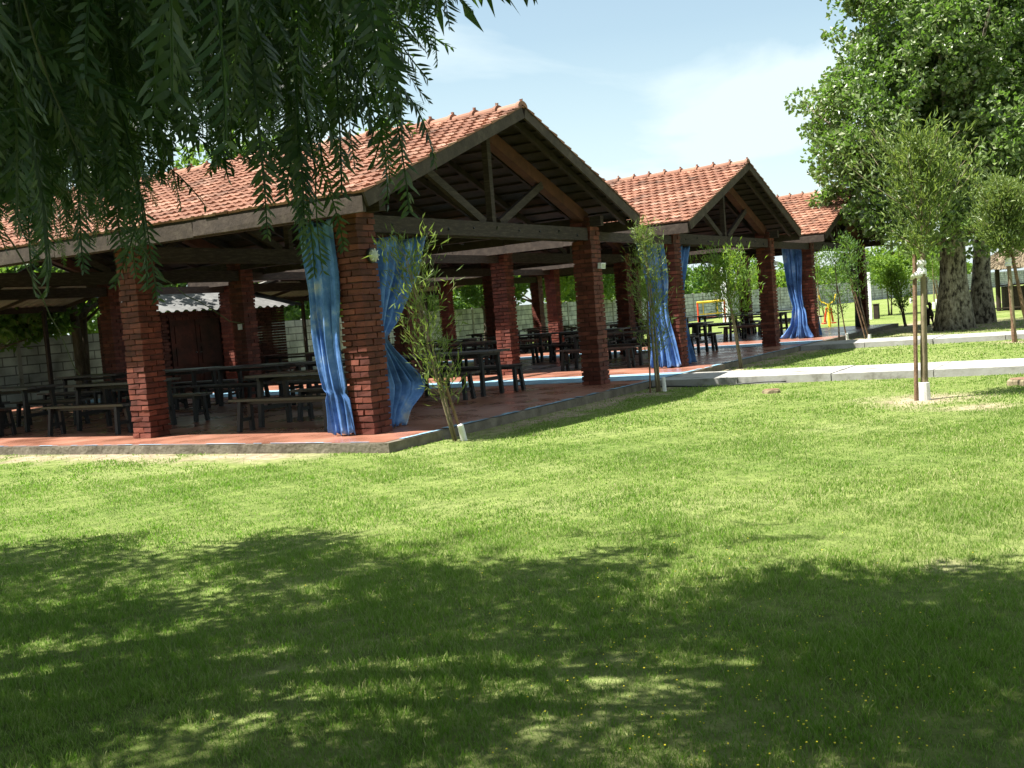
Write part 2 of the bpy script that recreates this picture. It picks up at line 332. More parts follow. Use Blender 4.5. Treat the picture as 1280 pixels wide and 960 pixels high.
# ------------------------------------------------------------------ grass blades (one uncountable object)
def grass():
    zones = ((2.6, 4.6, 14000, .033, .0032), (4.6, 7.5, 9000, .029, .0038), (7.5, 12, 4200, .025, .0056), (12, 19, 1300, .025, .010), (19, 34, 260, .03, .02))
    VV = []; FF = []; base = 0
    fwh = FW[:2]/np.linalg.norm(FW[:2]); rth = np.array([fwh[1], -fwh[0]])
    for d0, d1, dens, h, w in zones:
        area = .5*(d1**2-d0**2)*1.12
        n = int(area*dens)
        d = np.sqrt(RNG.uniform(d0**2, d1**2, n)); s = RNG.uniform(-.56, .56, n)*d
        x = CAM[0]+fwh[0]*d+rth[0]*s; y = CAM[1]+fwh[1]*d+rth[1]*s
        # clumping field
        cf = np.sin(x*2.1+1.3*np.sin(y*1.7))*np.sin(y*2.6+1.1*np.sin(x*2.3))+.6*np.sin(x*7.3+y*3.1)*np.sin(y*8.9-x*2.2)+.5*np.sin(x*17+y*9)*np.sin(y*19-x*7)
        keep = RNG.random(n) < np.clip(.75+.3*cf, .25, 1)
        keep &= ~((x > FU0-.03) & (y > FV0-.03) & (x < FU1))
        keep &= ~((y < FV0) & (((x > 6.6) & (x < 8.35)) | ((x > 15.85) & (x < 17.75))))
        sand = (np.abs(x+1.25) < .42+.25*np.sin(y*1.9)+.2*np.sin(y*5.3)) & (y > -.3)
        keep &= ~(sand & (RNG.random(n) < .93))
        side = (np.abs(y+1.2) < .28+.12*np.sin(x*2.2)) & (x > 0)
        keep &= ~(side & (RNG.random(n) < .8))
        for (px, py, rr) in ((3.35, -6.05, .55), (2.48, -6.78, .35), (24.5, -3.2, 3.8), (-5.0, -7.6, .12), (-4.2, -9.3, .15), (-6.8, -6.6, .08), (-7.4, -5.2, .07)):
            keep &= ~((np.hypot(x-px, y-py) < rr*RNG.uniform(.5, 1.5, n)) & (RNG.random(n) < .7))
        x = x[keep]; y = y[keep]; cf = cf[keep]; n = len(x)
        hh = h*RNG.uniform(.45, 1.25, n)*(1+.38*np.clip(cf, -1, 1.6)); ww = w*RNG.uniform(.6, 1.3, n)
        an = RNG.uniform(0, 2*PI, n); ln = RNG.uniform(.15, 1.05, n)*hh; la = RNG.uniform(0, 2*PI, n)
        dx = np.cos(an)*ww/2; dy = np.sin(an)*ww/2
        lx = np.cos(la)*ln; ly = np.sin(la)*ln
        z0 = np.full(n, GZ-.004)
        a = np.stack([x-dx, y-dy, z0], 1); b = np.stack([x+dx, y+dy, z0], 1)
        c = np.stack([x+dx*.8+lx*.4, y+dy*.8+ly*.4, z0+hh*.62], 1); e = np.stack([x-dx*.8+lx*.4, y-dy*.8+ly*.4, z0+hh*.62], 1)
        t = np.stack([x+lx, y+ly, z0+hh], 1)
        V = np.stack([a, b, c, e, t], 1).reshape(-1, 3)
        i = base+np.arange(n)*5
        q = np.stack([i, i+1, i+2, i+3], 1); tr = np.stack([i+3, i+2, i+4], 1)
        VV.append(V); FF.append((q, tr)); base += len(V)
    V = np.concatenate(VV); Q = np.concatenate([f[0] for f in FF]); T = np.concatenate([f[1] for f in FF])
    flat = np.concatenate([Q.ravel(), T.ravel()]); sizes = np.concatenate([np.full(len(Q), 4), np.full(len(T), 3)])
    o = np_mesh('grass', V, flat, M['grass'], None, False, sizes)
    tag(o, 'short mown lawn grass with a few longer tufts', 'grass', kind='stuff')
    # tiny yellow clover flowers in the shaded foreground
    pts = []
    for cx, cy, sp, k in ((900, 800, (230, 90), 190), (1020, 900, (180, 60), 130), (640, 740, (200, 60), 60)):
        for _ in range(k):
            px = random.gauss(cx, sp[0]); py = random.gauss(cy, sp[1])
            if py < 660: continue
            r = FW+RT*(px-640)/F-UP*(py-480)/F
            tt = (GZ+.045-CAM[2])/r[2]; pts.append(CAM+r*tt)
    mb = MB()
    for p in pts:
        s = random.uniform(.0028, .0048)
        for kk in range(3):
            a = random.random()*PI
            q = p+np.array([random.uniform(-.004, .004), random.uniform(-.004, .004), random.uniform(-.02, .02)])
            mb.box(q, (s*1.3, s, s*.6), Matrix.Rotation(a, 3, 'Z'))
            break
    o = mb.build('clover_flowers', M['flower']); tag(o, 'tiny yellow clover flowers scattered in the shaded grass', 'flowers', kind='stuff')
grass()

# ------------------------------------------------------------------ pavilions
PU = (0, S_)                               # pillar rows across
PV = (0, 4.03, 8.3, 12.5)                  # pillar rows along the ridge
EZ, RZ = 2.90, 4.33                        # roof plane at eave / ridge
EO, GO = .66, .74                          # overhangs
HS = S_/2; SLOPE = (RZ-EZ)/(HS+EO); ANG = math.atan(SLOPE)
VEND = PV[-1]+GO
def roofz(u): return RZ-abs(u-HS)*SLOPE
def pillar_mesh(seed, h):
    random.seed(seed); mb = MB(); w = .37; ch = .079; n = int(h/ch)
    for i in range(n):
        z = ch*(i+.5); bh = ch-.014; wob = .007*math.sin(i*1.7+seed)
        L = (w-.012)*.62; Sx = w-.012-L
        flip = i % 2
        for sx, sy, lx, ly in (((-1, -1, L, Sx), (1, -1, Sx, L), (1, 1, L, Sx), (-1, 1, Sx, L)) if flip else ((-1, -1, Sx, L), (1, -1, L, Sx), (1, 1, Sx, L), (-1, 1, L, Sx))):
            cx = sx*(w/2-lx/2)+random.uniform(-.007, .007)+wob; cy = sy*(w/2-ly/2)+random.uniform(-.007, .007)
            mb.box((cx, cy, z), (lx, ly, bh*random.uniform(.92, 1.0)), None, .0055)
    return mb
def mesh_only(mb, name, mat):
    o = mb.build(name, mat); me = o.data; bpy.data.objects.remove(o); return me
PMESH = [mesh_only(pillar_mesh(s, 2.93), 'pillar', M['brick']) for s in (1, 2, 3, 4)]
core = MB(); core.box((0, 0, 2.88/2), (.325, .325, 2.88)); CORE = mesh_only(core, 'mortar_core', M['mortar'])

def tiles_mesh():
    """interlocking clay tiles on both slopes; local u across, v along"""
    random.seed(5); mb = MB()
    rows = 17; Ls = (HS+EO)/math.cos(ANG); ex = Ls/rows; tw = .20
    v0, v1 = -GO-.03, VEND+.03; nc = int((v1-v0)/tw)
    prof = ((0, .018), (.10, .022), (.20, .008), (.42, .003), (.52, .012), (.62, .003), (.84, .001), (.93, .012), (1.0, .017))
    for side in (-1, 1):
        for r in range(rows):
            off = (.5*tw if r % 2 else 0)
            for c in range(-1, nc+1):
                va = v0+c*tw+off; vb = va+tw*.985
                if va < v0-.02 and off == 0 and c < 0: continue
                va = max(va, v0); vb = min(vb, v1)
                if vb-va < .05: continue
                lift = random.uniform(-.003, .005); sk = random.uniform(-.008, .008); ext = random.uniform(-.012, .012)
                vs = []
                for lower in (0, 1):
                    sdist = ex*(r+lower)+(.035+ext if lower else -.05)
                    h = .050+lift if lower else .016
                    for p, ph in prof:
                        uu = sdist*math.cos(ANG); zz = -sdist*math.sin(ANG)
                        vs.append((HS+side*(uu+math.sin(ANG)*(h+ph)), va+(vb-va)*p+(sk if lower else 0), RZ-.01+zz+math.cos(ANG)*(h+ph)))
                for p, ph in prof:       # front edge underside
                    sdist = ex*(r+1)+.035+ext; h = .024+lift
                    vs.append((HS+side*(sdist*math.cos(ANG)+math.sin(ANG)*h), va+(vb-va)*p+sk, RZ-.01-sdist*math.sin(ANG)+math.cos(ANG)*h))
                n = len(prof); fs = []
                for i in range(n-1):
                    f1 = (i, i+1, n+i+1, n+i); f2 = (n+i, n+i+1, 2*n+i+1, 2*n+i)
                    if side == 1: f1 = f1[::-1]; f2 = f2[::-1]
                    fs += [f1, f2]
                fs.append((0, n, 2*n)); fs.append((n-1, 3*n-1, 2*n-1))
                mb.add(vs, fs)
    return mb
def ridge_mesh():
    random.seed(9); mb = MB(); v = VEND+.05; L = .40
    while v > -GO-.05:
        a = v; b = max(v-L-.04, -GO-.05); pts = []
        if a-b < .12: break
        for t, rr, up in ((0, .095, -.03), (.86, .112, -.022), (.88, .126, -.018), (1, .128, -.016)):
            pts.append((a+(b-a)*t, rr, up))
        base = []; n = 9
        for (vv, rr, up) in pts:
            for k in range(n):
                an = PI*k/(n-1)
                base.append((HS+math.cos(an)*rr*1.1, vv, RZ+.02+up+math.sin(an)*rr*.8))
        fs = []
        for i in range(len(pts)-1):
            for k in range(n-1):
                fs.append((i*n+k, i*n+k+1, (i+1)*n+k+1, (i+1)*n+k))
        fs.append(tuple(range((len(pts)-1)*n, len(pts)*n)))
        mb.add(base, fs)
        mb.box((HS+random.uniform(-.02, .02), b+.03, RZ+.115), (.035, .035, .05), None, .006)   # lug at each joint
        v -= L
    return mb

def make_pavilion():
    root = empty('pavilion')
    roof = MB()
    # roof: tiles, with battens / ridge tiles / barge boards / eave boards as its pieces
    rf = tiles_mesh().build('roof', M['tile'], root)
    ridge_mesh().build('ridge_tiles', M['tile'], rf)
    random.seed(21)
    mb = MB(); rows = 13; ex = (HS+EO)/rows
    for side in (-1, 1):
        for r in range(rows+1):
            u = HS+side*(ex*r*.985+.05); z = roofz(u)-.012
            mb.box((u, (VEND-GO)/2, z), (.055, VEND+GO-.02, .035), Matrix.Rotation(side*ANG, 3, 'Y'))
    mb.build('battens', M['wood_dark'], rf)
    mb = MB()                                # dark boarding the tiles lie on, seen from below
    for side in (-1, 1):
        for (z0, z1) in ((.012, .004),):
            e1 = HS+side*(HS+EO-.02)
            V4 = [(HS, -GO+.02, RZ+z0), (e1, -GO+.02, EZ+z0), (e1, VEND-.02, EZ+z0), (HS, VEND-.02, RZ+z0)]
            V8 = V4+[(x, y, z-.010) for x, y, z in V4]
            mb.add(V8, [(0, 1, 2, 3), (7, 6, 5, 4), (0, 4, 5, 1), (1, 5, 6, 2), (2, 6, 7, 3)])
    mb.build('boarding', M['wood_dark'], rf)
    mb = MB()                                # common rafters under the battens
    v = -GO+.25
    while v < VEND:
        if v < .5 or v > 3:
            pass
        for side in (-1, 1):
            mb.beam((HS, v, RZ-.085), (HS+side*(HS+EO-.03), v, EZ-.085), .055, .10, jit=.004)
        v += .86
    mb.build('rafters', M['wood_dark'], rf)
    for side in (-1, 1):                     # barge boards on both gables
        for vv in (-GO+.0, VEND):
            mb = MB()
            mb.beam((HS+side*.03, vv, RZ-.065), (HS+side*(HS+EO+.02), vv, EZ-.085), .035, .17, jit=.006)
            mb.build('bargeboard', M['wood_grey'], rf)
        mb = MB()                            # eave board
        u = HS+side*(HS+EO+.02)
        segs = 5
        for i in range(segs):
            a = -GO+.03+(VEND+GO-.06)*i/segs; b = -GO+.03+(VEND+GO-.06)*(i+1)/segs
            mb.box((u+random.uniform(-.008, .008), (a+b)/2, EZ-.130+random.uniform(-.010, .010)), (.05, b-a-.006, .19), None, .006)
        mb.build('eave_board', M['wood_grey'], rf)
    # long purlin beams on the pillar tops
    for u in PU:
        mb = MB(); mb.box((u+(.10 if u == 0 else -.10), (VEND-GO)/2+.1, 2.84), (.12, VEND+GO-.5, .17), None, .004)
        mb.build('wall_beam', M['wood'], root)
    # trusses, one at each pillar row
    for k, v in enumerate(PV):
        mb = MB(); s = .115
        mb.box((HS, v-s, 2.63), (S_-.375, .055, .215), None, .004)
        tr = mb.build('truss', M['wood'], root)
        mb = MB(); mb.box((HS, v+s, 2.63), (S_-.375, .055, .215), None, .004); mb.build('tie_beam', M['wood'], tr)
        mb = MB(); mb.beam((HS-.02, v, RZ-.24), (.02, v, roofz(0)-.24), .09, .17); mb.build('principal_rafter', M['wood'], tr)
        mb = MB(); mb.beam((HS+.02, v, RZ-.24), (S_-.02, v, roofz(S_)-.24), .16, .20); mb.build('principal_rafter', M['wood_red'], tr)
        mb = MB(); mb.box((HS, v-.06, (2.74+RZ-.22)/2), (.10, .10, RZ-.22-2.74)); mb.build('king_post', M['wood'], tr)
        for sd in (-1, 1):
            mb = MB(); uu = HS+sd*1.62
            mb.beam((HS+sd*.22, v-.06, 2.74), (uu, v-.06, roofz(uu)-.33), .07, .12); mb.build('strut', M['wood'], tr)
        for i in range(9 if k == 0 else 0):  # bolt heads on the front tie beam
            mb = MB()
            uu = .6+i*(S_-1.2)/8
            mb.tube([(uu, v-s-.045, 2.63+random.uniform(-.05, .05)), (uu, v-s-.02, 2.63)], .014, 6)
            mb.build('bolt', M['black'], tr)
    # pillars
    i = 0
    for u in PU:
        for v in PV:
            o = bpy.data.objects.new('pillar', PMESH[i % 4]); COL.objects.link(o); o.parent = root
            o.location = (u, v, .001); o.rotation_euler = (0, 0, (i % 4)*PI/2)
            c = bpy.data.objects.new('mortar_core', CORE); COL.objects.link(c); c.parent = o
            i += 1
    return root
P0 = make_pavilion()
P1 = copy_tree(P0); P1.location = (S_+G_, 0, 0)
P2 = copy_tree(P0); P2.location = (2*(S_+G_), 0, 0)
for p, l in ((P0, 'nearest open brick pavilion with clay tile roof, partly behind the hanging leaves'),
             (P1, 'middle open pavilion with clay tile gable roof, between the other two'),
             (P2, 'farthest open pavilion with clay tile roof, half hidden by the big leafy tree')):
    tag(p, l, 'pavilion', 'brick and tile picnic pavilions in a row')
# beams that tie a pavilion to the next one
for p in (P0, P1):
    for v, zz in ((-.10, 2.60), (PV[1], 2.60), (PV[2], 2.62), (PV[3], 2.62)):
        mb = MB(); mb.box((S_+G_/2, v, zz), (G_-.37, .09, .17), None, .005); mb.build('link_beam', M['wood'], p)
# lamps fixed on the pillars
def wall_lamp(parent, u, v, z, face, kind):
    if kind == 'round':
        mb = MB(); mb.tube([(0, .0, 0), (0, -.03, 0)], .095, 16); b = mb.build('wall_lamp', M['black'], parent)
        mb = MB(); n = 14
        mb.tube([(0, -.028, 0), (0, -.05, 0), (0, -.075, 0), (0, -.09, 0)], [.082, .080, .06, .02], n)
        mb.build('lens', M['lamp'], b, True)
        mb = MB()
        for k in range(4):
            a = PI*k/4; mb.beam((math.cos(a)*.086, -.07, math.sin(a)*.086), (-math.cos(a)*.086, -.07, -math.sin(a)*.086), .008, .008)
        mb.build('guard', M['white_paint'], b)
    else:
        mb = MB(); mb.box((0, -.05, 0), (.17, .07, .10)); mb.box((0, -.01, -.02), (.05, .05, .05)); b = mb.build('wall_lamp', M['white_paint'], parent)
        mb = MB(); mb.box((0, -.087, 0), (.14, .008, .075)); mb.build('lens', M['lamp'], b)
    b.location = (u, v, z); b.rotation_euler = (math.radians(8) if kind != 'round' else 0, 0, face)
wall_lamp(P0, .04, -.195, 2.22, 0, 'round')
wall_lamp(P0, S_+.06, -.195, 2.08, 0, 'flood')
wall_lamp(P1, S_+.06, -.195, 2.12, 0, 'flood')
wall_lamp(P2, S_+.02, -.195, 2.12, 0, 'flood')
mb = MB(); mb.box((0, 0, 0), (.03, .10, .12)); sb = mb.build('switch_box', M['white_paint'], P0); sb.location = (S_-.20, PV[2]-.05, 1.55)

# ------------------------------------------------------------------ curtains (tarpaulins tied back at the pillars)
def curtain(label, path, top, along, folds, mat, group, name='curtain', seed=1):
    """path: list of (t, centre(u,v,z), width, depth) from top to bottom; along = unit vector of the rail"""
    random.seed(seed)
    al = np.array([along[0], along[1], 0.0]); al /= np.linalg.norm(al); pr = np.array([al[1], -al[0], 0])
    ns, nt_ = 90, 70; V = np.zeros((nt_, ns, 3)); ts = [p[0] for p in path]
    s = np.linspace(0, 1, ns)
    ph = [random.random()*6 for _ in range(6)]
    for j in range(nt_):
        t = j/(nt_-1)
        c = np.array([np.interp(t, ts, [p[1][k] for p in path]) for k in range(3)])
        w = np.interp(t, ts, [p[2] for p in path]); dp = np.interp(t, ts, [p[3] for p in path])
        f = np.sin(2*PI*folds*s+ph[0]+.9*np.sin(2.2*t+ph[1]))*.55+np.sin(2*PI*folds*1.73*s+ph[2]+1.5*t)*.3+np.sin(2*PI*folds*.41*s+ph[3])*.4
        f += .12*np.sin(2*PI*folds*3.1*s+ph[4]+5*t)
        x = (s-.5)*w+.02*np.sin(9*t+ph[5])+.012*np.sin(31*s+14*t)
        zz = c[2]-(.03*np.sin(2*PI*folds*s+ph[2]) if t > .97 else 0)-(.05*abs(np.sin(PI*s*folds/2)) if t < .02 else 0)
        V[j] = c[None]+al[None]*x[:, None]+pr[None]*(f*dp)[:, None]
        V[j, :, 2] = np.maximum(zz, .012)
    idx = np.arange(nt_*ns).reshape(nt_, ns)
    Fq = np.stack([idx[:-1, :-1], idx[:-1, 1:], idx[1:, 1:], idx[1:, :-1]], -1).reshape(-1, 4)
    o = np_mesh(name, V.reshape(-1, 3), Fq, mat, None, True)
    sm = o.modifiers.new('s', 'SOLIDIFY'); sm.thickness = .004
    tag(o, label, 'curtain', group)
    return o
GC = 'tarpaulin curtains tied back at the pillars'
def tie(u, v, z, r):     # cord round the gathered cloth
    pass
curtain('blue tarpaulin with dusty pale edge, gathered left of the nearest corner pillar', [
    (0, (-.26, .40, 2.72), .50, .05), (.2, (-.26, .395, 2.2), .48, .05), (.5, (-.27, .37, 1.40), .42, .05), (.77, (-.27, .33, .60), .34, .045), (.80, (-.27, .32, .54), .27, .03), (.84, (-.27, .31, .46), .36, .045), (1, (-.28, .27, .015), .40, .05)],
    None, (0, 1), 3.4, M['tarp'], GC, seed=4)
curtain('blue tarpaulin pinched at half height, right of the nearest corner pillar', [
    (0, (.92, .06, 2.52), 1.30, .10), (.2, (.80, .05, 2.0), 1.05, .10), (.42, (.50, .04, 1.38), .50, .07), (.5, (.36, .03, 1.18), .22, .05), (.56, (.44, .03, 1.02), .36, .06), (.8, (.76, .04, .55), 1.0, .08), (.86, (.72, .04, .40), .96, .08), (.92, (.56, .03, .22), .62, .07), (1, (.50, .03, .015), .50, .06)],
    None, (1, 0), 4.5, M['tarp'], GC, seed=8)
D0 = S_+G_
curtain('pale blue tarpaulin hanging left of the front pillar of the middle pavilion', [
    (0, (D0-.28, .30, 2.70), .62, .06), (.3, (D0-.28, .24, 1.9), .50, .06), (.5, (D0-.28, .20, 1.35), .40, .05), (.7, (D0-.30, .18, .9), .46, .06), (.9, (D0-.33, .14, .3), .60, .07), (1, (D0-.36, .12, .015), .68, .08)],
    None, (0, 1), 4, M['tarp'], GC, seed=12)
curtain('darker blue tarpaulin hanging right of the front pillar of the middle pavilion', [
    (0, (D0+.75, .06, 2.52), .9, .09), (.3, (D0+.50, .05, 1.8), .5, .07), (.5, (D0+.36, .04, 1.3), .28, .06), (.8, (D0+.5, .04, .5), .6, .08), (1, (D0+.62, .04, .02), .9, .09)],
    None, (1, 0), 4, M['tarp'], GC, seed=16)
E0 = 2*(S_+G_)
curtain('blue tarpaulin with flared hem at the front pillar of the farthest pavilion', [
    (0, (E0-.26, .34, 2.70), .60, .06), (.4, (E0-.26, .30, 1.6), .46, .06), (.66, (E0-.27, .24, .9), .30, .05), (.7, (E0-.28, .24, .8), .40, .06), (.86, (E0-.32, .26, .40), .52, .08), (1, (E0-.36, .28, .02), 1.0, .12)],
    None, (.1, 1), 4, M['tarp'], GC, seed=20)
curtain('blue tarpaulin on the gable side of the farthest pavilion front pillar', [
    (0, (E0+.5, .06, 2.52), .5, .07), (.5, (E0+.32, .05, 1.3), .24, .06), (.8, (E0+.5, .04, .5), .6, .08), (1, (E0+.62, .04, .02), .95, .10)],
    None, (1, 0), 4, M['tarp'], GC, seed=22)
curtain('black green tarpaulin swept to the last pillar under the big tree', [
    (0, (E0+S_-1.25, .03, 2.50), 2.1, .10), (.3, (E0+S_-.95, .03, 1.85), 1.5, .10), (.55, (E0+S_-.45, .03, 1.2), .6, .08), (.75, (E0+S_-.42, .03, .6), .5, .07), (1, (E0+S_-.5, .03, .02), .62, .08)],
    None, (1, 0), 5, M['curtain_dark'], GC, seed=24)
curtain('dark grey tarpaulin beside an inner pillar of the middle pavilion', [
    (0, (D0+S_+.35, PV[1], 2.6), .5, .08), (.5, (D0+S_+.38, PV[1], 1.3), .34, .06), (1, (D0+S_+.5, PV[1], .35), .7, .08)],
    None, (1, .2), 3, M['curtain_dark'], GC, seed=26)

# ------------------------------------------------------------------ picnic tables and benches
def make_table():
    r = empty('picnic_table'); L, W, H = 2.0, .72, .77
    mb = MB()
    for k in range(4): mb.box((-W/2+W/8+k*W/4, 0, H-.02), (W/4-.008, L, .036), None, .002)
    mb.build('tabletop', M['table'], r)
    mb = MB()
    for s in (-1, 1): mb.box((0, s*(L/2-.22), H-.065), (W-.08, .06, .05))
    mb.box((0, 0, H-.09), (.06, L-.44, .05)); mb.build('frame', M['table_leg'], r)
    for sx in (-1, 1):
        for sy in (-1, 1):
            mb = MB(); mb.beam((sx*(W/2-.10), sy*(L/2-.22), H-.04), (sx*(W/2-.06), sy*(L/2-.20), 0.002), .065, .065, up=(0, 1, 0)); mb.build('leg', M['table_leg'], r)
    for sy in (-1, 1):
        mb = MB(); mb.box((0, sy*(L/2-.21), .28), (W-.20, .04, .06)); mb.build('stretcher', M['table_leg'], r)
    return r
def make_bench():
    r = empty('bench'); L, W, H = 1.98, .27, .465
    mb = MB()
    for k in range(2): mb.box((-W/4+k*W/2, 0, H-.018), (W/2-.008, L, .036), None, .002)
    mb.build('seat', M['table'], r)
    mb = MB()
    for s in (-1, 1): mb.box((0, s*(L/2-.20), H-.06), (W-.04, .05, .045))
    mb.box((0, 0, H-.062), (.05, L-.37, .04)); mb.build('frame', M['table_leg'], r)
    for sx in (-1, 1):
        for sy in (-1, 1):
            mb = MB(); mb.beam((sx*(W/2-.05), sy*(L/2-.20), H-.03), (sx*(W/2-.01), sy*(L/2-.17), 0.002), .06, .06, up=(0, 1, 0)); mb.build('leg', M['table_leg'], r)
    for sy in (-1, 1):
        mb = MB(); mb.box((0, sy*(L/2-.185), .17), (W-.06, .035, .05)); mb.build('stretcher', M['table_leg'], r)
    return r
ORD = ('first', 'second', 'third', 'fourth', 'fifth')
tab0 = make_table(); ben0 = make_bench(); used = [False, False]
pav = ('nearest', 'middle', 'farthest')
random.seed(31)
for b in range(3):
    for row, (ru, vs) in enumerate(((1.18, (1.95, 6.0, 9.0, 11.4)), (4.98, (2.05, 4.35, 6.65, 9.0, 11.3)))):
        for k, v in enumerate(vs):
            u = b*(S_+G_)+ru+random.uniform(-.04, .04); vv = v+random.uniform(-.08, .08)
            t = tab0 if not used[0] else copy_tree(tab0); used[0] = True
            t.location = (u, vv, .001); t.rotation_euler = (0, 0, random.uniform(-.02, .02))
            rn = 'front' if row == 0 else 'rear'
            tag(t, f'dark wooden table in the {rn} row of the {pav[b]} pavilion, {ORD[k]} from the gable side', 'table', 'dark picnic tables in the pavilions')
            for sd, nm in ((-1, 'camera side'), (1, 'far side')):
                e = ben0 if not used[1] else copy_tree(ben0); used[1] = True
                e.location = (u+sd*.74+random.uniform(-.05, .05), vv-.02+random.uniform(-.12, .12), .001); e.rotation_euler = (0, 0, random.uniform(-.03, .03))
                tag(e, f'bench on the {nm} of the {ORD[k]} table, {rn} row, {pav[b]} pavilion', 'bench', 'dark benches along the picnic tables')

# ------------------------------------------------------------------ brick store room and metal lean-tos behind
rm = thing('brick_storeroom', 'small brick storeroom with dark double doors and a sloping zinc roof behind the nearest pavilion', 'storeroom')
U0, U1, V0, V1 = 8.3, 13.4, 13.55, 15.3
def brick_wall_mb(a, b, h, openings=(), seed=0):
    random.seed(seed); a = np.array(a, float); b = np.array(b, float); L = np.linalg.norm(b-a); d = (b-a)/L
    mb = MB(); n = int(h/.079); R = Matrix.Rotation(math.atan2(d[1], d[0]), 3, 'Z')
    for i in range(n):
        x = -.06*(i % 2)
        while x < L:
            x0 = max(0, x); x1 = min(L, x+.235)
            ok = x1-x0 > .03
            for (o0, o1, oz) in openings:
                if x1 > o0 and x0 < o1 and (i+1)*.079 < oz: ok = False
            if ok:
                c = a+d*(x0+x1)/2; mb.box((c[0], c[1], .079*(i+.5)), (x1-x0-.012, .11+random.uniform(-.006, .006), .066), R)
            x += .24
    return mb
mb = brick_wall_mb((U0, V0), (U1, V0), 2.15, ((.75, 2.55, 1.95),), 1); w = mb.build('wall', M['brick_raw'], rm)
mb = brick_wall_mb((U0, V0), (U0, V1), 2.15, (), 2); mb.build('wall', M['brick_raw'], rm)
mb = brick_wall_mb((U1, V0), (U1, V1), 2.15, (), 3); mb.build('wall', M['brick_raw'], rm)
mb = MB(); mb.box(((U0+U1)/2, V1, 1.08), (U1-U0, .1, 2.15)); mb.build('wall', M['mortar'], rm)
for k in range(2):
    mb = MB(); mb.box((U0+.78+.44+k*.88, V0+.02, .96), (.86, .05, 1.92)); 
    for j in range(3): mb.box((U0+.78+.44+k*.88, V0-.02, .36+j*.58), (.6, .03, .46))
    d = mb.build('door', M['door'], rm)
    mb = MB(); mb.tube([(U0+.78+.80+k*.16, V0-.03, 1.02), (U0+.78+.80+k*.16, V0-.08, 1.02)], .02, 6); mb.build('handle', M['metal_roof'], d)
def corrugated(c0, c1, z0, z1, u0, u1, pitch=.18):
    """sheet from v=c0 (z0) to v=c1 (z1), ribs running down the slope"""
    mb = MB(); u = u0; vs = []; n = int((u1-u0)/(pitch/4))
    for i in range(n+1):
        uu = u0+(u1-u0)*i/n; h = (0, .0, .05, .05)[i % 4]
        vs.append((uu, h))
    V = []; Fs = []
    for uu, h in vs: V.append((uu, c0, z0+h)); V.append((uu, c1, z1+h))
    for i in range(n): Fs.append((2*i, 2*i+2, 2*i+3, 2*i+1))
    mb.add(V, Fs); return mb
corrugated(12.95, V1+.2, 2.10, 2.78, U0-.25, U1+.3, .30).build('roof', M['metal_roof'], rm)
for u0, u1, lab in ((-4, 7.7, 'corrugated zinc lean-to on posts behind the left part of the nearest pavilion'), (12.9, 25.5, 'corrugated zinc lean-to on posts behind the middle pavilion')):
    r = thing('lean_to', lab, 'lean-to', group='zinc lean-tos behind the pavilions')
    corrugated(12.9, 16.0, 3.0, 2.45, u0, u1, .22).build('roof', M['zinc_old'], r)
    mb = MB()
    for vv, zz in ((13.1, 2.90), (15.8, 2.42)): mb.box(((u0+u1)/2, vv, zz), (u1-u0, .07, .14))
    uu = u0+.3
    while uu < u1: mb.beam((uu, 12.95, 2.97), (uu, 16, 2.43), .05, .08); uu += 1.9
    mb.build('frame', M['wood_dark'], r)
    uu = u0+.4
    while uu < u1+.1:
        mb = MB(); mb.box((min(uu, u1-.1), 15.8, 1.18), (.09, .09, 2.36)); mb.build('post', M['wood_dark'], r); uu += 3.55

# ------------------------------------------------------------------ perimeter wall of precast panels
def perimeter():
    r = thing('perimeter_wall', 'long grey precast concrete panel wall around the lawn', 'wall')
    pts = [(-30, 18.4), (10, 18.4), (64, 19.6), (95, 16.8), (125, 11), (170, 3), (240, -14), (330, -60)]
    V = []; Fq = []; UV = []; s = 0; posts = MB(); zt = GZ+1.9
    for (a, b) in zip(pts[:-1], pts[1:]):
        a = np.array(a, float); b = np.array(b, float); L = np.linalg.norm(b-a); d = (b-a)/L; nrm = np.array([-d[1], d[0]])*.03
        n = max(1, int(L/2))
        for i in range(n):
            p = a+d*L*i/n; q = a+d*L*(i+1)/n; k = len(V)
            for (pt, z) in ((p-nrm, GZ-.1), (q-nrm, GZ-.1), (q-nrm, zt), (p-nrm, zt), (p+nrm, GZ-.1), (q+nrm, GZ-.1), (q+nrm, zt), (p+nrm, zt)):
                V.append((pt[0], pt[1], z))
            for f, uv in (((0, 1, 2, 3), 1), ((5, 4, 7, 6), 1), ((3, 2, 6, 7), 0)):
                Fq.append([k+j for j in f]); x0 = s+L*i/n; x1 = s+L*(i+1)/n
                UV += [(x0, 0), (x1, 0), (x1, 2.0), (x0, 2.0)] if uv else [(x0, .02)]*4
            posts.box((p[0], p[1], (zt+.03+GZ)/2), (.12, .13, zt+.03-GZ))
        s += L
    o = np_mesh('panels', V, np.array(Fq), M['wall'], r)
    uvl = o.data.uv_layers.new(name='UVMap'); uvl.data.foreach_set('uv', np.array(UV, dtype=np.float32).ravel())
    p = posts.build('posts', M['concrete'], r); p['kind'] = 'stuff'
perimeter()

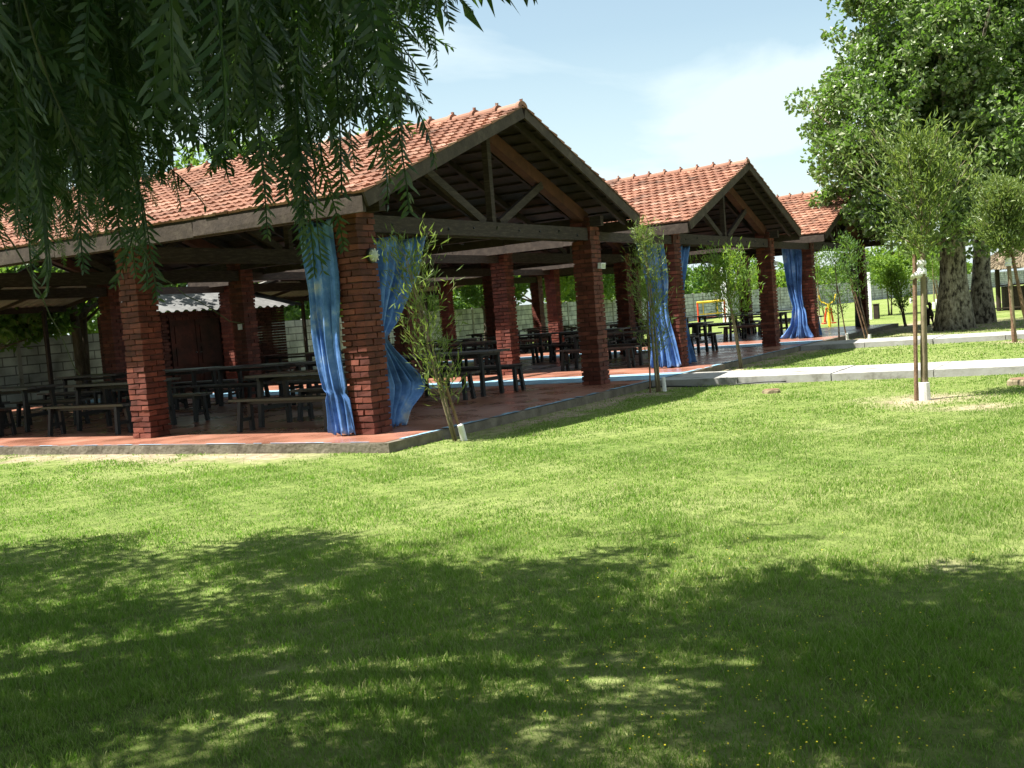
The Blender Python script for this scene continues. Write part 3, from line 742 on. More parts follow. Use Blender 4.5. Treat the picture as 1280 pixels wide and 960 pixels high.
# ------------------------------------------------------------------ leaves and trees
def leaves_np(P, D, L, W, fold=.25, droop=.15):
    """kite leaves: base P (n,3), direction D, length L, width W"""
    n = len(P); D = D/np.linalg.norm(D, axis=1, keepdims=True)
    Rn = RNG.normal(size=(n, 3)); S = np.cross(D, Rn); S /= np.linalg.norm(S, axis=1, keepdims=True)+1e-9
    N = np.cross(S, D)
    L = L[:, None]; W = W[:, None]
    tip = P+D*L-N*L*droop
    m = P+D*L*.45
    a = m+S*W/2+N*W*fold; b = m-S*W/2+N*W*fold
    V = np.stack([P, a, tip, b], 1).reshape(-1, 3)
    i = np.arange(n)*4
    return V, np.stack([i, i+1, i+2, i+3], 1)
def blob_leaves(C, R, n, L, W, up=.2, flat=.8):
    """n leaves per cluster at centres C with radii R"""
    out = []; 
    k = len(C); idx = np.repeat(np.arange(k), n); m = len(idx)
    d = RNG.normal(size=(m, 3)); d /= np.linalg.norm(d, axis=1, keepdims=True)
    r = R[idx]*RNG.uniform(.25, 1, m)**.6
    P = C[idx]+d*r[:, None]*np.array([1, 1, flat])
    D = d*.7+RNG.normal(size=(m, 3))*.6+np.array([0, 0, up])
    return leaves_np(P, D, L*RNG.uniform(.6, 1.3, m), W*RNG.uniform(.7, 1.3, m))
def join(parts):
    V = []; Q = []; b = 0
    for v, q in parts: V.append(v); Q.append(q+b); b += len(v)
    return np.concatenate(V), np.concatenate(Q)

def tree(name, label, cat, loc, h, trunk_h, r0, lobes, nclus, nleaf, leafL, leafW, mleaf, mbark, group=None, crad=(.35, .7), seed=0, lean=(0, 0), stems=1, flat=.8, shell=.55, limbs=12, up=.15, flute=.05):
    """lobes: list of (x,y,z,rx,ry,rz) ellipsoids relative to base; leaf clusters sit mostly near their skin"""
    global RNG
    RNG = np.random.default_rng(seed+100); random.seed(seed)
    root = thing(name, label, cat, (loc[0], loc[1], GZ), 0, group)
    lob = np.array(lobes, float); vol = lob[:, 3]*lob[:, 4]*lob[:, 5]; pick = RNG.choice(len(lob), nclus, p=vol/vol.sum())
    d = RNG.normal(size=(nclus, 3)); d /= np.linalg.norm(d, axis=1, keepdims=True)
    rr = np.where(RNG.random(nclus) < shell, RNG.uniform(.8, 1.08, nclus), RNG.uniform(0, 1, nclus)**.45)
    C = lob[pick, :3]+d*rr[:, None]*lob[pick, 3:]
    R = RNG.uniform(crad[0], crad[1], nclus)
    V, Q = blob_leaves(C, R, nleaf, leafL, leafW, up, flat)
    np_mesh('crown', V, Q, mleaf, root)
    mb = MB(); cz = lob[:, 2].mean()
    for s in range(stems):
        an = 2*PI*s/max(1, stems)+.7; off = (0 if stems == 1 else r0*1.3)
        bx, by = math.cos(an)*off, math.sin(an)*off
        npt = 9; pts = []; rad = []
        tx, ty = lean[0]+math.cos(an)*off*3, lean[1]+math.sin(an)*off*3
        wob = random.uniform(.02, .06)*h*.2
        top = max(trunk_h, lob[:, 2].max())
        for i in range(npt):
            t = i/(npt-1); z = -.05+t*(top+.05)
            pts.append((bx+tx*t+wob*math.sin(3*t+s), by+ty*t+wob*math.cos(2.4*t+s*2)-wob, z))
            fl = 1+.45*max(0, 1-t*8)
            rad.append(r0*fl*(1-.8*t**.9)/(1 if stems == 1 else 1.25))
        mb.tube(pts, rad, 12 if r0 > .08 else 7, rough=.05, flute=flute)
        # limbs
        sel = RNG.choice(nclus, min(limbs, nclus), replace=False)
        for j in sel:
            c = C[j]; t = min(.92, max(trunk_h/top*.85, (c[2]*.55)/top)); k = t*(npt-1); i0 = int(k)
            p0 = Vector(pts[i0]).lerp(Vector(pts[min(i0+1, npt-1)]), k-i0); c = Vector(c)
            if (c-p0).length < .2: continue
            mid = p0.lerp(c, .5)+Vector((0, 0, -.06*(c-p0).length))
            rb = r0*(1-.8*t**.9)*.5
            mb.tube([p0, p0.lerp(mid, .5), mid, mid.lerp(c, .5)+Vector((0, 0, .02)), c], [rb, rb*.75, rb*.5, rb*.33, rb*.12], 6, rough=.05)
    mb.build('trunk', mbark, root, True)
    return root

# big double-trunked poplar on the right
tree('poplar_tree', 'huge leafy tree with thick pale pocked trunk standing left of its twin trunk', 'tree', (22.9, -3.5), 14, 3.0, .42,
     [(-.6, .9, 6.0, 2.6, 2.5, 2.6), (0, -.2, 9.0, 2.9, 2.6, 3.2), (.5, 2.5, 5.8, 1.6, 1.5, 1.5), (-.3, 2.0, 4.1, 1.5, 1.5, .9), (.5, -.4, 12.2, 2.1, 2.0, 2.2), (.2, 1.5, 8.3, 1.6, 1.5, 1.7), (0, -2.4, 6.0, 2.2, 2.3, 2.6), (-1.2, .2, 4.1, 1.5, 1.8, 1.2), (-1.0, -.9, 3.5, 1.2, 1.5, .8), (-1.5, 2.9, 7.0, .9, .8, .8), (-.8, 3.2, 4.9, .8, .8, .7), (-1, 1.9, 10.3, 1.0, .9, 1.1), (-1.9, -.3, 7.8, 1.2, 1.2, 1.3), (-1.9, -1.8, 5.2, 1.1, 1.1, 1.0), (-1.3, 1.2, 3.3, .9, 1.0, .6), (-1.7, -.6, 3.0, .8, 1.9, .7), (-1.3, 1.5, 2.9, .8, .9, .5), (-.6, -1.9, 3.2, 1, 1, .7)],
     820, 92, .15, .12, M['leaf_poplar'], M['bark_pale'], crad=(.22, .65), seed=3, limbs=20, flute=.09, lean=(.2, -.2))
tree('poplar_tree', 'second big leafy tree with grey trunk right behind the thick pale trunk', 'tree', (26.4, -3.75), 14, 3.2, .31,
     [(0, -1.6, 8.5, 3.0, 3.0, 3.8), (0, -2.6, 4.9, 2.2, 2.4, 1.4), (.8, 0, 12, 2.6, 2.6, 3.0), (.4, -4.2, 8, 2.2, 2.2, 3.2), (0, 0, 4.9, 1.7, 2.0, 1.4), (-1.4, -4.0, 5.2, 1.2, 1.3, 1.1), (-1.8, -2.4, 8.4, 1.3, 1.3, 1.4), (-1.5, -5, 10.5, 1.3, 1.4, 1.4)],
     620, 90, .16, .13, M['leaf_poplar'], M['bark_pale'], crad=(.25, .7), seed=5, limbs=16, flute=.07, lean=(.1, -.5))

# trees along and beyond the wall
bg = [(8.9, 17.0, 7.5, .22, 2.4, 'leafy tree with forked trunk before the wall behind the nearest pavilion, far left', 2),
      (6.6, 17.5, 5.5, .12, 1.6, 'smaller dark tree left of the forked one, seen under the zinc lean-to', 1),
      (16.5, 17.2, 9.0, .2, 2.6, 'tree rising behind the roof of the nearest pavilion, seen through hanging leaves', 1),
      (25.4, 17.2, 10.2, .2, 2.2, 'tall tree whose top shows over the nearest ridge beside the hanging leaves', 1),
      (29.8, 16.8, 6.2, .15, 2.0, 'tree by the wall seen between pillars under the nearest gable', 1),
      (34.0, 16.6, 6.5, .17, 2.2, 'tree with dark trunk before the pale wall, seen beside an inner pillar', 1),
      (39.5, 17.2, 6.0, .14, 2.2, 'bright green tree by the wall, left of the second front pillar of the near gable', 1),
      (47, 17.6, 5.4, .13, 2.0, 'bright green tree by the wall behind the gap after the nearest pavilion', 1)]
for i, (u, v, h, r0, cr, lab, st) in enumerate(bg):
    tree('wall_tree', lab, 'tree', (u, v), h, h*.35, r0, [(0, 0, h*.62, cr, cr, h*.26), (cr*.4, -.3, h*.5, cr*.7, cr*.7, h*.14), (-.3, .2, h*.82, cr*.6, cr*.6, h*.16)],
         70, 85, .24, .15, (M['leaf_dark'], M['leaf_bright'])[i % 2 if i > 3 else 0], M['bark'], 'trees along the perimeter wall', crad=(.35, .75), seed=40+i, limbs=8, stems=st)
for i, (u, v, h) in enumerate(((1, 22.5, 6), (6, 23.5, 6.5), (11, 22, 6), (16, 23.5, 6.5), (21, 22, 5.6), (27, 23, 6), (33, 22.5, 5), (40, 23.5, 5), (49, 22.5, 4.4), (58, 24, 4.6))):
    tree('screen_tree', f'dense leafy tree just beyond the wall, {("first","second","third","fourth","fifth","sixth","seventh","eighth","ninth","tenth")[i]} from the left', 'tree', (u, v), h, 1, .12, [(0, 0, h*.5, 2.6, 1.6, h*.42), (1.5, .3, h*.42, 1.8, 1.3, h*.34)],
         70, 80, .30, .19, (M['leaf_dark'], M['leaf_bright'])[i % 3 == 2], M['bark'], 'trees just beyond the wall', crad=(.5, .95), seed=140+i, limbs=5)
random.seed(77)
far = []
for i in range(15):
    px = 800+i*28+random.uniform(-8, 8); d = random.uniform(105, 150) if px < 1000 else random.uniform(150, 200)
    P = ray(px, 395-.08*(px-640), d); far.append((P[0], P[1], random.uniform(3.6, 5.6) if px < 1000 else random.uniform(4.0, 6.5)))
lens_ = ('rounded', 'broad', 'low', 'tall', 'ragged')
for i, (u, v, h) in enumerate(far):
    tree('distant_tree', f'{lens_[i%5]} tree beyond the far wall, number {i+1} from the left of the distant row', 'tree', (u, v), h, h*.3, .15,
         [(0, 0, h*.6, h*.55, h*.55, h*.38), (h*.3, 0, h*.5, h*.4, h*.4, h*.3)], 40, 60, .5, .34, (M['leaf_bright'], M['leaf_dark'])[i % 2], M['bark'], 'distant trees beyond the wall', crad=(.6, 1.2), seed=70+i, limbs=4)

# round-headed young trees on the far lawn
tree('round_tree', 'small round bright green tree on the far lawn, between last pillar and big trunk', 'tree', (42.6, 2.3), 3.4, 1.3, .05,
     [(0, 0, 2.45, 1.7, 1.7, .85), (.3, -.9, 2.6, .9, .9, .6)], 60, 80, .17, .09, M['leaf_bright'], M['bark'], 'young trees on the far lawn', crad=(.25, .45), seed=91, limbs=10, stems=2)
tree('round_tree', 'small green tree half hidden behind the staked sapling, left of the big trunk', 'tree', (60, 3.6), 3.6, 1.6, .06,
     [(0, 0, 2.9, 1.6, 1.8, 1.0)], 40, 70, .2, .11, M['leaf_bright'], M['bark'], 'young trees on the far lawn', crad=(.3, .5), seed=92, limbs=7)

# narrow-leaved saplings
def leafy_sapling(name, label, loc, h, crown, n_br, nleaf, leafL, leafW, r0, mleaf, mbark, lean=(0, 0), seed=0, group=None, clear=.35, ascend=1.2, stems=1, tie_z=None, sleeve=None, stakes=(), brl=.6, leaf_up=.5):
    global RNG
    RNG = np.random.default_rng(seed+500); random.seed(seed+3)
    root = thing(name, label, 'sapling', (loc[0], loc[1], GZ), 0, group)
    mb = MB(); LV = []
    for s in range(stems):
        ox = (s-(stems-1)/2)*r0*3.5; npt = 10; pts = []
        for i in range(npt):
            t = i/(npt-1)
            pts.append(Vector((ox+lean[0]*t+.02*math.sin(5*t+s+seed)*h*.3, lean[1]*t+.015*math.cos(4*t+s)*h*.3-.015*h*.3+ox*.6*t*3*(s-.5), -.04+t*h*.97)))
        mb.tube(pts, [r0*(1-.85*i/(npt-1))+.003 for i in range(npt)], 8, rough=.08)
        for b in range(n_br):
            t = clear+(1-clear)*((b+random.random())/n_br)**.9
            k = min(.999, t)*(npt-1); i0 = int(k); p0 = pts[i0].lerp(pts[i0+1], k-i0)
            an = b*2.4+random.uniform(-.5, .5)
            frac = (t-clear)/(1-clear)
            bl = crown*np.interp(frac, [0, .25, .6, 1], brl if hasattr(brl, '__len__') else [.6, 1, .8, .35])*random.uniform(.5, 1.3)
            dr = Vector((math.cos(an), math.sin(an), ascend*random.uniform(.6, 1.3))).normalized()
            bp = [p0+dr*bl*q+Vector((0, 0, .12*bl*q*q)) for q in (0, .25, .5, .75, 1)]
            rb = max(.003, r0*.30*(1-.6*t))
            mb.tube(bp, [rb, rb*.8, rb*.6, rb*.45, rb*.25], 5)
            m = int(nleaf*random.uniform(.7, 1.2)); tt = RNG.uniform(.15, 1.0, m)
            bpn = np.array([list(q) for q in bp]); P = np.stack([np.interp(tt, [0, .25, .5, .75, 1], bpn[:, c]) for c in range(3)], 1)
            P += RNG.normal(size=(m, 3))*crown*.09
            D = np.array(list(dr))*.7+RNG.normal(size=(m, 3))*.7+np.array([0, 0, leaf_up])
            LV.append(leaves_np(P, D, leafL*RNG.uniform(.6, 1.25, m), leafW*RNG.uniform(.7, 1.2, m), droop=.12))
    V, Q = join(LV); np_mesh('crown', V, Q, mleaf, root)
    mb.build('trunk', mbark, root, True)
    if sleeve:
        (sx, sy), sh, sr, tilt = sleeve
        m2 = MB(); m2.tube([(sx, sy, -.01), (sx+tilt*.5, sy, sh/2), (sx+tilt, sy, sh)], [sr, sr*.98, sr*.95], 12); m2.build('sleeve', M['white'], root)
    for (ax, ay, bx, by, z1, rr) in stakes:
        m2 = MB(); n = 8
        m2.tube([(ax+(bx-ax)*i/n+random.uniform(-.006, .006), ay+(by-ay)*i/n, -.05+(z1+.05)*i/n) for i in range(n+1)], [rr*random.uniform(.85, 1.1) for _ in range(n+1)], 7, rough=.12)
        m2.build('stake', M['stake'], root)
    if tie_z:
        m2 = MB(); r_, z_ = tie_z
        m2.tube([(lean[0]*z_/h, lean[1]*z_/h, z_-.10+q*.025) for q in range(8)], [r_*random.uniform(.85, 1.2) for q in range(8)], 10, rough=.1)
        m2.build('tie', M['white'], root)
    return root
GS = 'young staked saplings beside the terrace and paths'
rr_ = np.array([RT[0], RT[1]])/np.hypot(RT[0], RT[1])    # unit vector towards the right of the view, on the ground
def sidev(s, f=0): return (rr_[0]*s+FW[0]*f, rr_[1]*s+FW[1]*f)
# tall sapling right of centre
sx, sy = sidev(-.105)
tx, ty = sidev(-.02)
leafy_sapling('sapling', 'tall staked sapling with airy olive crown, white rag tie and white sleeve at its foot', (3.35, -6.05), 3.2, 1.0, 40, 105, .10, .026, .048, M['leaf_willow'], M['bark_sap'],
              lean=tuple(.10*x for x in rr_), seed=1, group=GS, clear=.56, ascend=1.0, sleeve=((0, 0), .22, .075, .0), stakes=((sx, sy, tx, ty, 1.84, .026),), tie_z=(.055, 1.66))
# rag ends of the tie
o = leafy_sapling('sapling', 'sapling on crossed stakes with round feathery crown, right edge, by the upper path', (14.95, -5.9), 3.3, 1.15, 44, 170, .12, .034, .05, M['leaf_willow'], M['bark_sap'],
              lean=tuple(-.1*x for x in rr_), seed=2, group=GS, clear=.55, ascend=1.0, stakes=((*sidev(.34), *sidev(.02), 2.0, .04), (*sidev(-.02), *sidev(-.05), 1.9, .04)), tie_z=(.065, 1.75))
leafy_sapling('sapling', 'leaning sapling with sparse narrow leaves in front of the nearest gable opening', (.02, -1.25), 2.4, .72, 20, 30, .13, .019, .015, M['leaf_willow'], M['bark_sap'],
              lean=tuple(-.42*x for x in rr_), seed=3, group=GS, clear=.16, ascend=1.25, stems=2, sleeve=(sidev(.10), .20, .04, -.06), stakes=((*sidev(.10), *sidev(-.08), .75, .018),), leaf_up=.7, brl=[.8, .7, .95, .5])
leafy_sapling('sapling', 'slender sapling with sparse leaves before the left blue curtain of the middle pavilion', (5.8, -1.45), 2.75, .6, 26, 44, .11, .016, .022, M['leaf_willow'], M['bark_sap'],
              lean=tuple(-.05*x for x in rr_), seed=4, group=GS, clear=.2, ascend=1.4, stems=2, sleeve=(sidev(.10), .24, .035, -.02), leaf_up=.6, stakes=((*sidev(-.14), *sidev(-.08), 1.5, .016),))
leafy_sapling('sapling', 'leafy sapling on twin stems growing from a gap before the middle pavilion', (10.6, -1.25), 2.15, 1.0, 24, 46, .13, .026, .020, M['leaf_bright'], M['bark_sap'],
              lean=tuple(-.22*x for x in rr_), seed=5, group=GS, clear=.45, ascend=1.15, stems=2, leaf_up=.6)
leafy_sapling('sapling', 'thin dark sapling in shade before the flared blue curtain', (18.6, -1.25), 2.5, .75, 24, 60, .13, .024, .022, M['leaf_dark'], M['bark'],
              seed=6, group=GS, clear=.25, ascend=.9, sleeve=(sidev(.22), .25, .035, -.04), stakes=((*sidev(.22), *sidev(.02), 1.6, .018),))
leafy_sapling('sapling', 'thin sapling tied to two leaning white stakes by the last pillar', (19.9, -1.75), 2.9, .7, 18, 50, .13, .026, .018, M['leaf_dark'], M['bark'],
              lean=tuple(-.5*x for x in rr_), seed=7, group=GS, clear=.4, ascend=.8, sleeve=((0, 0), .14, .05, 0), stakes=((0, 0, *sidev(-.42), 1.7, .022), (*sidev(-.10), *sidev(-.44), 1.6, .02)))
leafy_sapling('shrub', 'loose multi-stemmed shrub in the shade between last pillar and dog', (27.6, -1.25), 1.9, .75, 16, 30, .12, .05, .03, M['leaf_bright'], M['bark'],
              lean=tuple(-.2*x for x in rr_), seed=8, group=None, clear=.3, ascend=.8, stems=3)
for i, (u, v, h, lab) in enumerate(((49.2, 1.4, 3.2, 'thin staked tree on the far lawn right behind the dog'), (70, 6.4, 2.6, 'thin stake sapling far off before the wall'), (41.5, 3.3, 2.4, 'slender sapling with white foot left of the round tree'), (36.5, 4.0, 3.3, 'twiggy sapling behind the yellow exercise machine'), (58, 2.7, 2.4, 'tiny far sapling near the big trunk'))):
    leafy_sapling('sapling', lab, (u, v), h, .8, 14, 36, .18, .05, .04, M['leaf_bright'] if i != 1 else M['leaf_dark'], M['bark_sap'], seed=20+i, group='small saplings dotted on the far lawn', clear=.5, ascend=1.0,
                  sleeve=((0, 0), .35, .09, 0), stakes=((*sidev(.3), 0, 0, 1.5, .03),))

# ------------------------------------------------------------------ pepper trees over the camera
def frond(L, nl, ll, lw, curve):
    """one pinnate leaf along +x drooping to -z: leaflets on both sides, plus the rachis"""
    t = np.linspace(.10, 1, nl); x = L*t; z = -curve*L*t**2
    P = []; D = []
    for sgn in (-1, 1):
        j = RNG.uniform(-.012, .012, nl)*L
        P.append(np.stack([x+j, np.zeros(nl), z], 1))
        a = RNG.uniform(.6, 1.3, nl)
        D.append(np.stack([np.full(nl, .70)*a, sgn*RNG.uniform(.55, .9, nl), -.3-.6*curve*t+RNG.normal(0, .28, nl)], 1))
    P = np.concatenate(P); D = np.concatenate(D); n = len(P)
    D /= np.linalg.norm(D, axis=1, keepdims=True)
    tt = np.concatenate([t, t]); Lf = ll*np.interp(tt, [0, .25, .7, 1], [.6, 1, .95, .55])*RNG.uniform(.65, 1.2, n)
    up = np.array([0, 0, 1.0]); S = np.cross(D, up); S /= np.linalg.norm(S, axis=1, keepdims=True); N = np.cross(S, D)
    rows = []
    for q, wq, dq in ((0, .12, 0), (.3, 1, .01), (.65, .75, -.03), (1, .05, -.12)):
        c = P+D*(Lf*q)[:, None]+N*(Lf*dq)[:, None]
        rows.append(c+S*lw*wq/2); rows.append(c-S*lw*wq/2)
    V = np.stack(rows, 1).reshape(-1, 3); i = np.arange(n)*8
    Q = np.concatenate([np.stack([i+2*k, i+2*k+2, i+2*k+3, i+2*k+1], 1) for k in range(3)])
    # rachis ribbon (cross of two strips)
    tt = np.linspace(0, 1, 7); c = np.stack([L*tt, 0*tt, -curve*L*tt**2], 1); w = .0016
    Vr = np.concatenate([c+[0, w, 0], c-[0, w, 0], c+[0, 0, w], c-[0, 0, w]]); k = np.arange(6)
    Qr = np.concatenate([np.stack([k, k+1, k+8, k+7], 1), np.stack([k+14, k+15, k+22, k+21], 1)])
    return join([(V, Q), (Vr, Qr)])
def rot_z(a): c, s = np.cos(a), np.sin(a); return np.array([[c, -s, 0], [s, c, 0], [0, 0, 1]])
def rot_y(a): c, s = np.cos(a), np.sin(a); return np.array([[c, 0, s], [0, 1, 0], [-s, 0, c]])
def rot_x(a): c, s = np.cos(a), np.sin(a); return np.array([[1, 0, 0], [0, c, -s], [0, s, c]])
def twig(L, nf, fl, nl=16, ll=.038, lw=.0062):
    """hanging twig from z=0 down to z=-L with alternate drooping fronds"""
    parts = []; bend = RNG.uniform(-.12, .12, 2)
    for i in range(nf):
        t = (i+.3)/nf; p = np.array([bend[0]*L*t*t, bend[1]*L*t*t, -L*t])
        V, Q = frond(fl*RNG.uniform(.75, 1.15)*(1 if t < .85 else .8), nl, ll, lw, RNG.uniform(.15, .55))
        R = rot_z(i*2.4+RNG.uniform(-.4, .4)) @ rot_y(RNG.uniform(.0, 1.25)) @ rot_x(RNG.uniform(-1.2, 1.2))
        parts.append((V @ R.T+p, Q))
    # terminal frond straight down
    V, Q = frond(fl, nl, ll, lw, .1); R = rot_z(RNG.uniform(0, 6)) @ rot_y(1.45); parts.append((V @ R.T+np.array([bend[0]*L, bend[1]*L, -L]), Q))
    tt = np.linspace(0, 1, 8); c = np.stack([bend[0]*L*tt**2, bend[1]*L*tt**2, -L*tt], 1); w = .0028
    Vr = np.concatenate([c+[w, 0, 0], c-[w, 0, 0], c+[0, w, 0], c-[0, w, 0]]); k = np.arange(7)
    Qr = np.concatenate([np.stack([k, k+1, k+9, k+8], 1), np.stack([k+16, k+17, k+25, k+24], 1)])
    parts.append((Vr, Qr))
    return join(parts)
RNG = np.random.default_rng(2024); random.seed(2024)
TW = [twig(L, nf, .20) for L, nf in ((.55, 13), (.7, 16), (.45, 11), (.8, 17), (.35, 8), (.6, 14))]
SHORT = [twig(L, nf, .17) for L, nf in ((.16, 4), (.22, 6), (.12, 3), (.28, 7))]
def place(proto, tip_or_top, P, az, tilt=0, s=1):
    V, Q = proto
    R = rot_z(az) @ rot_x(tilt)
    W = (V*s) @ R.T
    if tip_or_top == 'tip': W = W-W[:, 2].min()*np.array([0, 0, 1])
    return W+P, Q
xs_ = [0, 60, 110, 150, 190, 230, 290, 340, 390, 420, 440, 470, 500, 530, 560, 580]
ys_ = [325, 330, 335, 320, 265, 225, 205, 215, 235, 225, 180, 150, 90, 50, 0, -60]
near_parts = []; n_t = 0
def spray(px, py, d, lst=TW, s=1, tilt=.35):
    s *= random.uniform(.75, 1.1)
    P = ray(px, py, d); near_parts.append(place(lst[random.randrange(len(lst))], 'tip', P, random.uniform(0, 6.28), random.uniform(-tilt, tilt), s))
for _ in range(320):            # dense curtain of drooping twigs, thinner towards the right
    px = 600*random.random()**1.5-40
    if px > 575: continue
    lim = np.interp(px, xs_, ys_)
    py = lim-abs(random.gauss(0, 1))*(90 if px > 230 else 150)+random.uniform(-12, 8)
    d = random.uniform(2.4, 7.0) if px > 300 else random.uniform(2.0, 7.5)
    if px > 200 and random.random() < .45: continue
    spray(px, py, d)
for _ in range(34):             # closer sprays, larger in view
    px = random.uniform(-30, 430); lim = np.interp(px, xs_, ys_)
    py = lim-abs(random.gauss(0, 90))-5
    spray(px, py, random.uniform(1.2, 2.2), TW, 1)
for px, py, d in ((548, 152, 2.1), (520, 172, 2.6), (497, 95, 2.4), (575, 60, 2.7), (455, 255, 1.9), (478, 232, 2.3), (440, 215, 2.2), (392, 345, 1.8), (372, 270, 2.1), (150, 385, 2.0), (100, 345, 1.9), (130, 330, 2.3), (60, 350, 1.6), (300, 250, 1.5), (315, 205, .95), (262, 150, .9), (25, 380, 1.5), (556, 148, 2.2), (535, 120, 3.0), (570, 90, 3.2), (510, 60, 3.4), (560, 40, 2.6), (530, 40, 3.8), (490, 150, 3.2), (585, 30, 3.5), (398, 350, 1.75), (385, 320, 2.0), (410, 300, 2.2), (462, 285, 1.9), (450, 270, 2.1), (470, 210, 2.0), (360, 300, 2.2), (160, 370, 1.9), (180, 350, 2.2), (90, 370, 2.1)):
    spray(px-(45 if px > 500 else 0), py, d, TW, 1, .08)
RNG = np.random.default_rng(5)
V, Q = join(near_parts)
pt = thing('pepper_tree', 'pepper tree whose drooping feathery branches hang over the upper left', 'tree', (-9.3, -2.2, GZ))
inv = np.array([-9.3, -2.2, GZ])
np_mesh('hanging_branches', V-inv, Q, M['leaf_pepper'], pt)
for (pts_, d_, rr2) in ((((20, -30), (45, 60), (75, 140), (100, 190)), 1.5, .0022), (((170, 300), (200, 350), (250, 382), (305, 405)), 1.7, .0016), (((5, 290), (40, 350), (75, 420), (100, 470)), 1.8, .0018),
                        (((300, -40), (360, 60), (430, 120), (500, 150)), 4.5, .008), (((-60, 60), (60, 80), (200, 70), (330, 110)), 6.0, .022), (((-60, -10), (100, 30), (260, 10), (460, -40)), 5.0, .02), (((120, 60), (150, 160), (165, 240), (170, 320)), 4.0, .005), (((480, -60), (490, 0), (505, 50), (530, 130)), 2.4, .002)):
    P3 = [ray(a, b, d_) for a, b in pts_]; path = []
    for k in range(3):
        for q in (0, .33, .66): path.append(P3[k]*(1-q)+P3[k+1]*q+np.array([0, 0, .004*d_*math.sin(3*q+k)]))
    path.append(P3[3]); n = len(path)
    MB().tube([Vector(q-inv) for q in path], [rr2*.8*(1-.6*k/n) for k in range(n)], 6, rough=.1).build('bare_twig', M['twig'], pt, True)
# canopy: leaf clusters overhead, which throw the shade on the foreground lawn
SH = (.31, -.38)
def canopy(u0, u1, v0, v1, n, zlo, zhi, seed, edge):
    global RNG
    RNG = np.random.default_rng(seed); C = []
    while len(C) < n:
        u = RNG.uniform(u0, u1); v = RNG.uniform(v0, v1); z = RNG.uniform(zlo, zhi)
        # shade lands at
        gu = u+SH[0]*(z-GZ); gv = v+SH[1]*(z-GZ)
        if gu > edge(gv)-.25: continue
        # light gaps
        g = math.sin(gu*1.9+2.0*math.sin(gv*1.1))*math.sin(gv*1.6+.7+1.3*math.sin(gu*1.3))
        if g > .42 and RNG.random() < .88: continue
        # keep clear of the open sky part of the view (branches there stop short)
        q = np.array([u, v, z])-CAM; dz = q @ FW
        if dz > .3:
            x = 640+F*(q @ RT)/dz; y = 480-F*(q @ UP)/dz
            m = 330/dz
            if y > -m-10 and x > 420 - (m if y > 0 else 0) and x < 1280+m: continue
            if y > 200: continue
        C.append((u, v, z))
    C = np.array(C)
    return C
def edge(gv):
    x = -gv
    return float(np.interp(x, [-4, -1, .7, 1.9, 2.7, 3.4, 4.0, 5.2, 6.1, 6.85, 7.1, 7.4, 8, 10, 14], [-5.6, -5.6, -5.6, -5.1, -5.0, -4.6, -5.3, -5.25, -4.9, -5.0, -5.3, -4.85, -4.85, -4.8, -4.8]))+.12*math.sin(9*x)
C1 = canopy(-14, -5.6, -7.0, 5.0, 900, 2.6, 7.2, 61, edge)
V, Q = blob_leaves(C1, RNG.uniform(.25, .5, len(C1)), 105, .16, .045, -.6, .9)
np_mesh('crown', V-inv, Q, M['leaf_pepper'], pt)
def big_trunk(root, h, limbs, C, off):
    mb = MB(); random.seed(3)
    pts = [(0.08*math.sin(i*.9), .07*math.cos(i*.8), -.05+i*h/8) for i in range(9)]
    mb.tube(pts, [.34*(1+.4*max(0, 1-i*.6))*(1-.055*i) for i in range(9)], 14, rough=.05, flute=.07)
    top = Vector(pts[-1])
    for k in range(limbs):
        c = Vector(C[random.randrange(len(C))]-off); z0 = top.lerp(Vector(pts[5]), random.random())
        m = z0.lerp(c, .5)+Vector((0, 0, .5))
        mb.tube([z0, z0.lerp(m, .5)+Vector((0, 0, .2)), m, m.lerp(c, .5), c], [.13, .10, .07, .04, .015], 7, rough=.06)
    mb.build('trunk', M['bark'], root, True)
big_trunk(pt, 3.6, 26, C1, inv)
pt2 = thing('pepper_tree', 'pepper tree behind the viewer that shades the right foreground lawn', 'tree', (-11.0, -12.6, GZ))
inv2 = np.array([-11.0, -12.6, GZ])
C2 = canopy(-15, -5.6, -15.5, -5.5, 820, 4.0, 7.0, 62, edge)
V, Q = blob_leaves(C2, RNG.uniform(.3, .55, len(C2)), 100, .18, .05, -.6, .9)
np_mesh('crown', V-inv2, Q, M['leaf_pepper'], pt2)
big_trunk(pt2, 3.8, 24, C2, inv2)

# ------------------------------------------------------------------ small things on the lawn
def stump(label, u, v, r, h):
    t = thing('tree_stump', label, 'stump', (u, v, GZ), 0, 'low cut stumps in the grass')
    mb = MB(); random.seed(int(u*10)); n = 18
    mb.tube([(0, 0, -.03), (0, 0, h*.7), (0, 0, h)], [r*1.1, r*1.0, r*.92], n, rough=.06, flute=.05); mb.build('bark', M['bark_sap'], t)
    mb = MB(); mb.tube([(0, 0, h-.004), (0, 0, h+.006)], [r*.86, r*.86], n); mb.build('cut_face', M['stake'], t)
stump('low cut stump in the grass left of the staked sapling', 4.98, -3.61, .13, .05)
stump('flat grey stump at the right edge near the lower path', 5.0, -7.02, .20, .08)
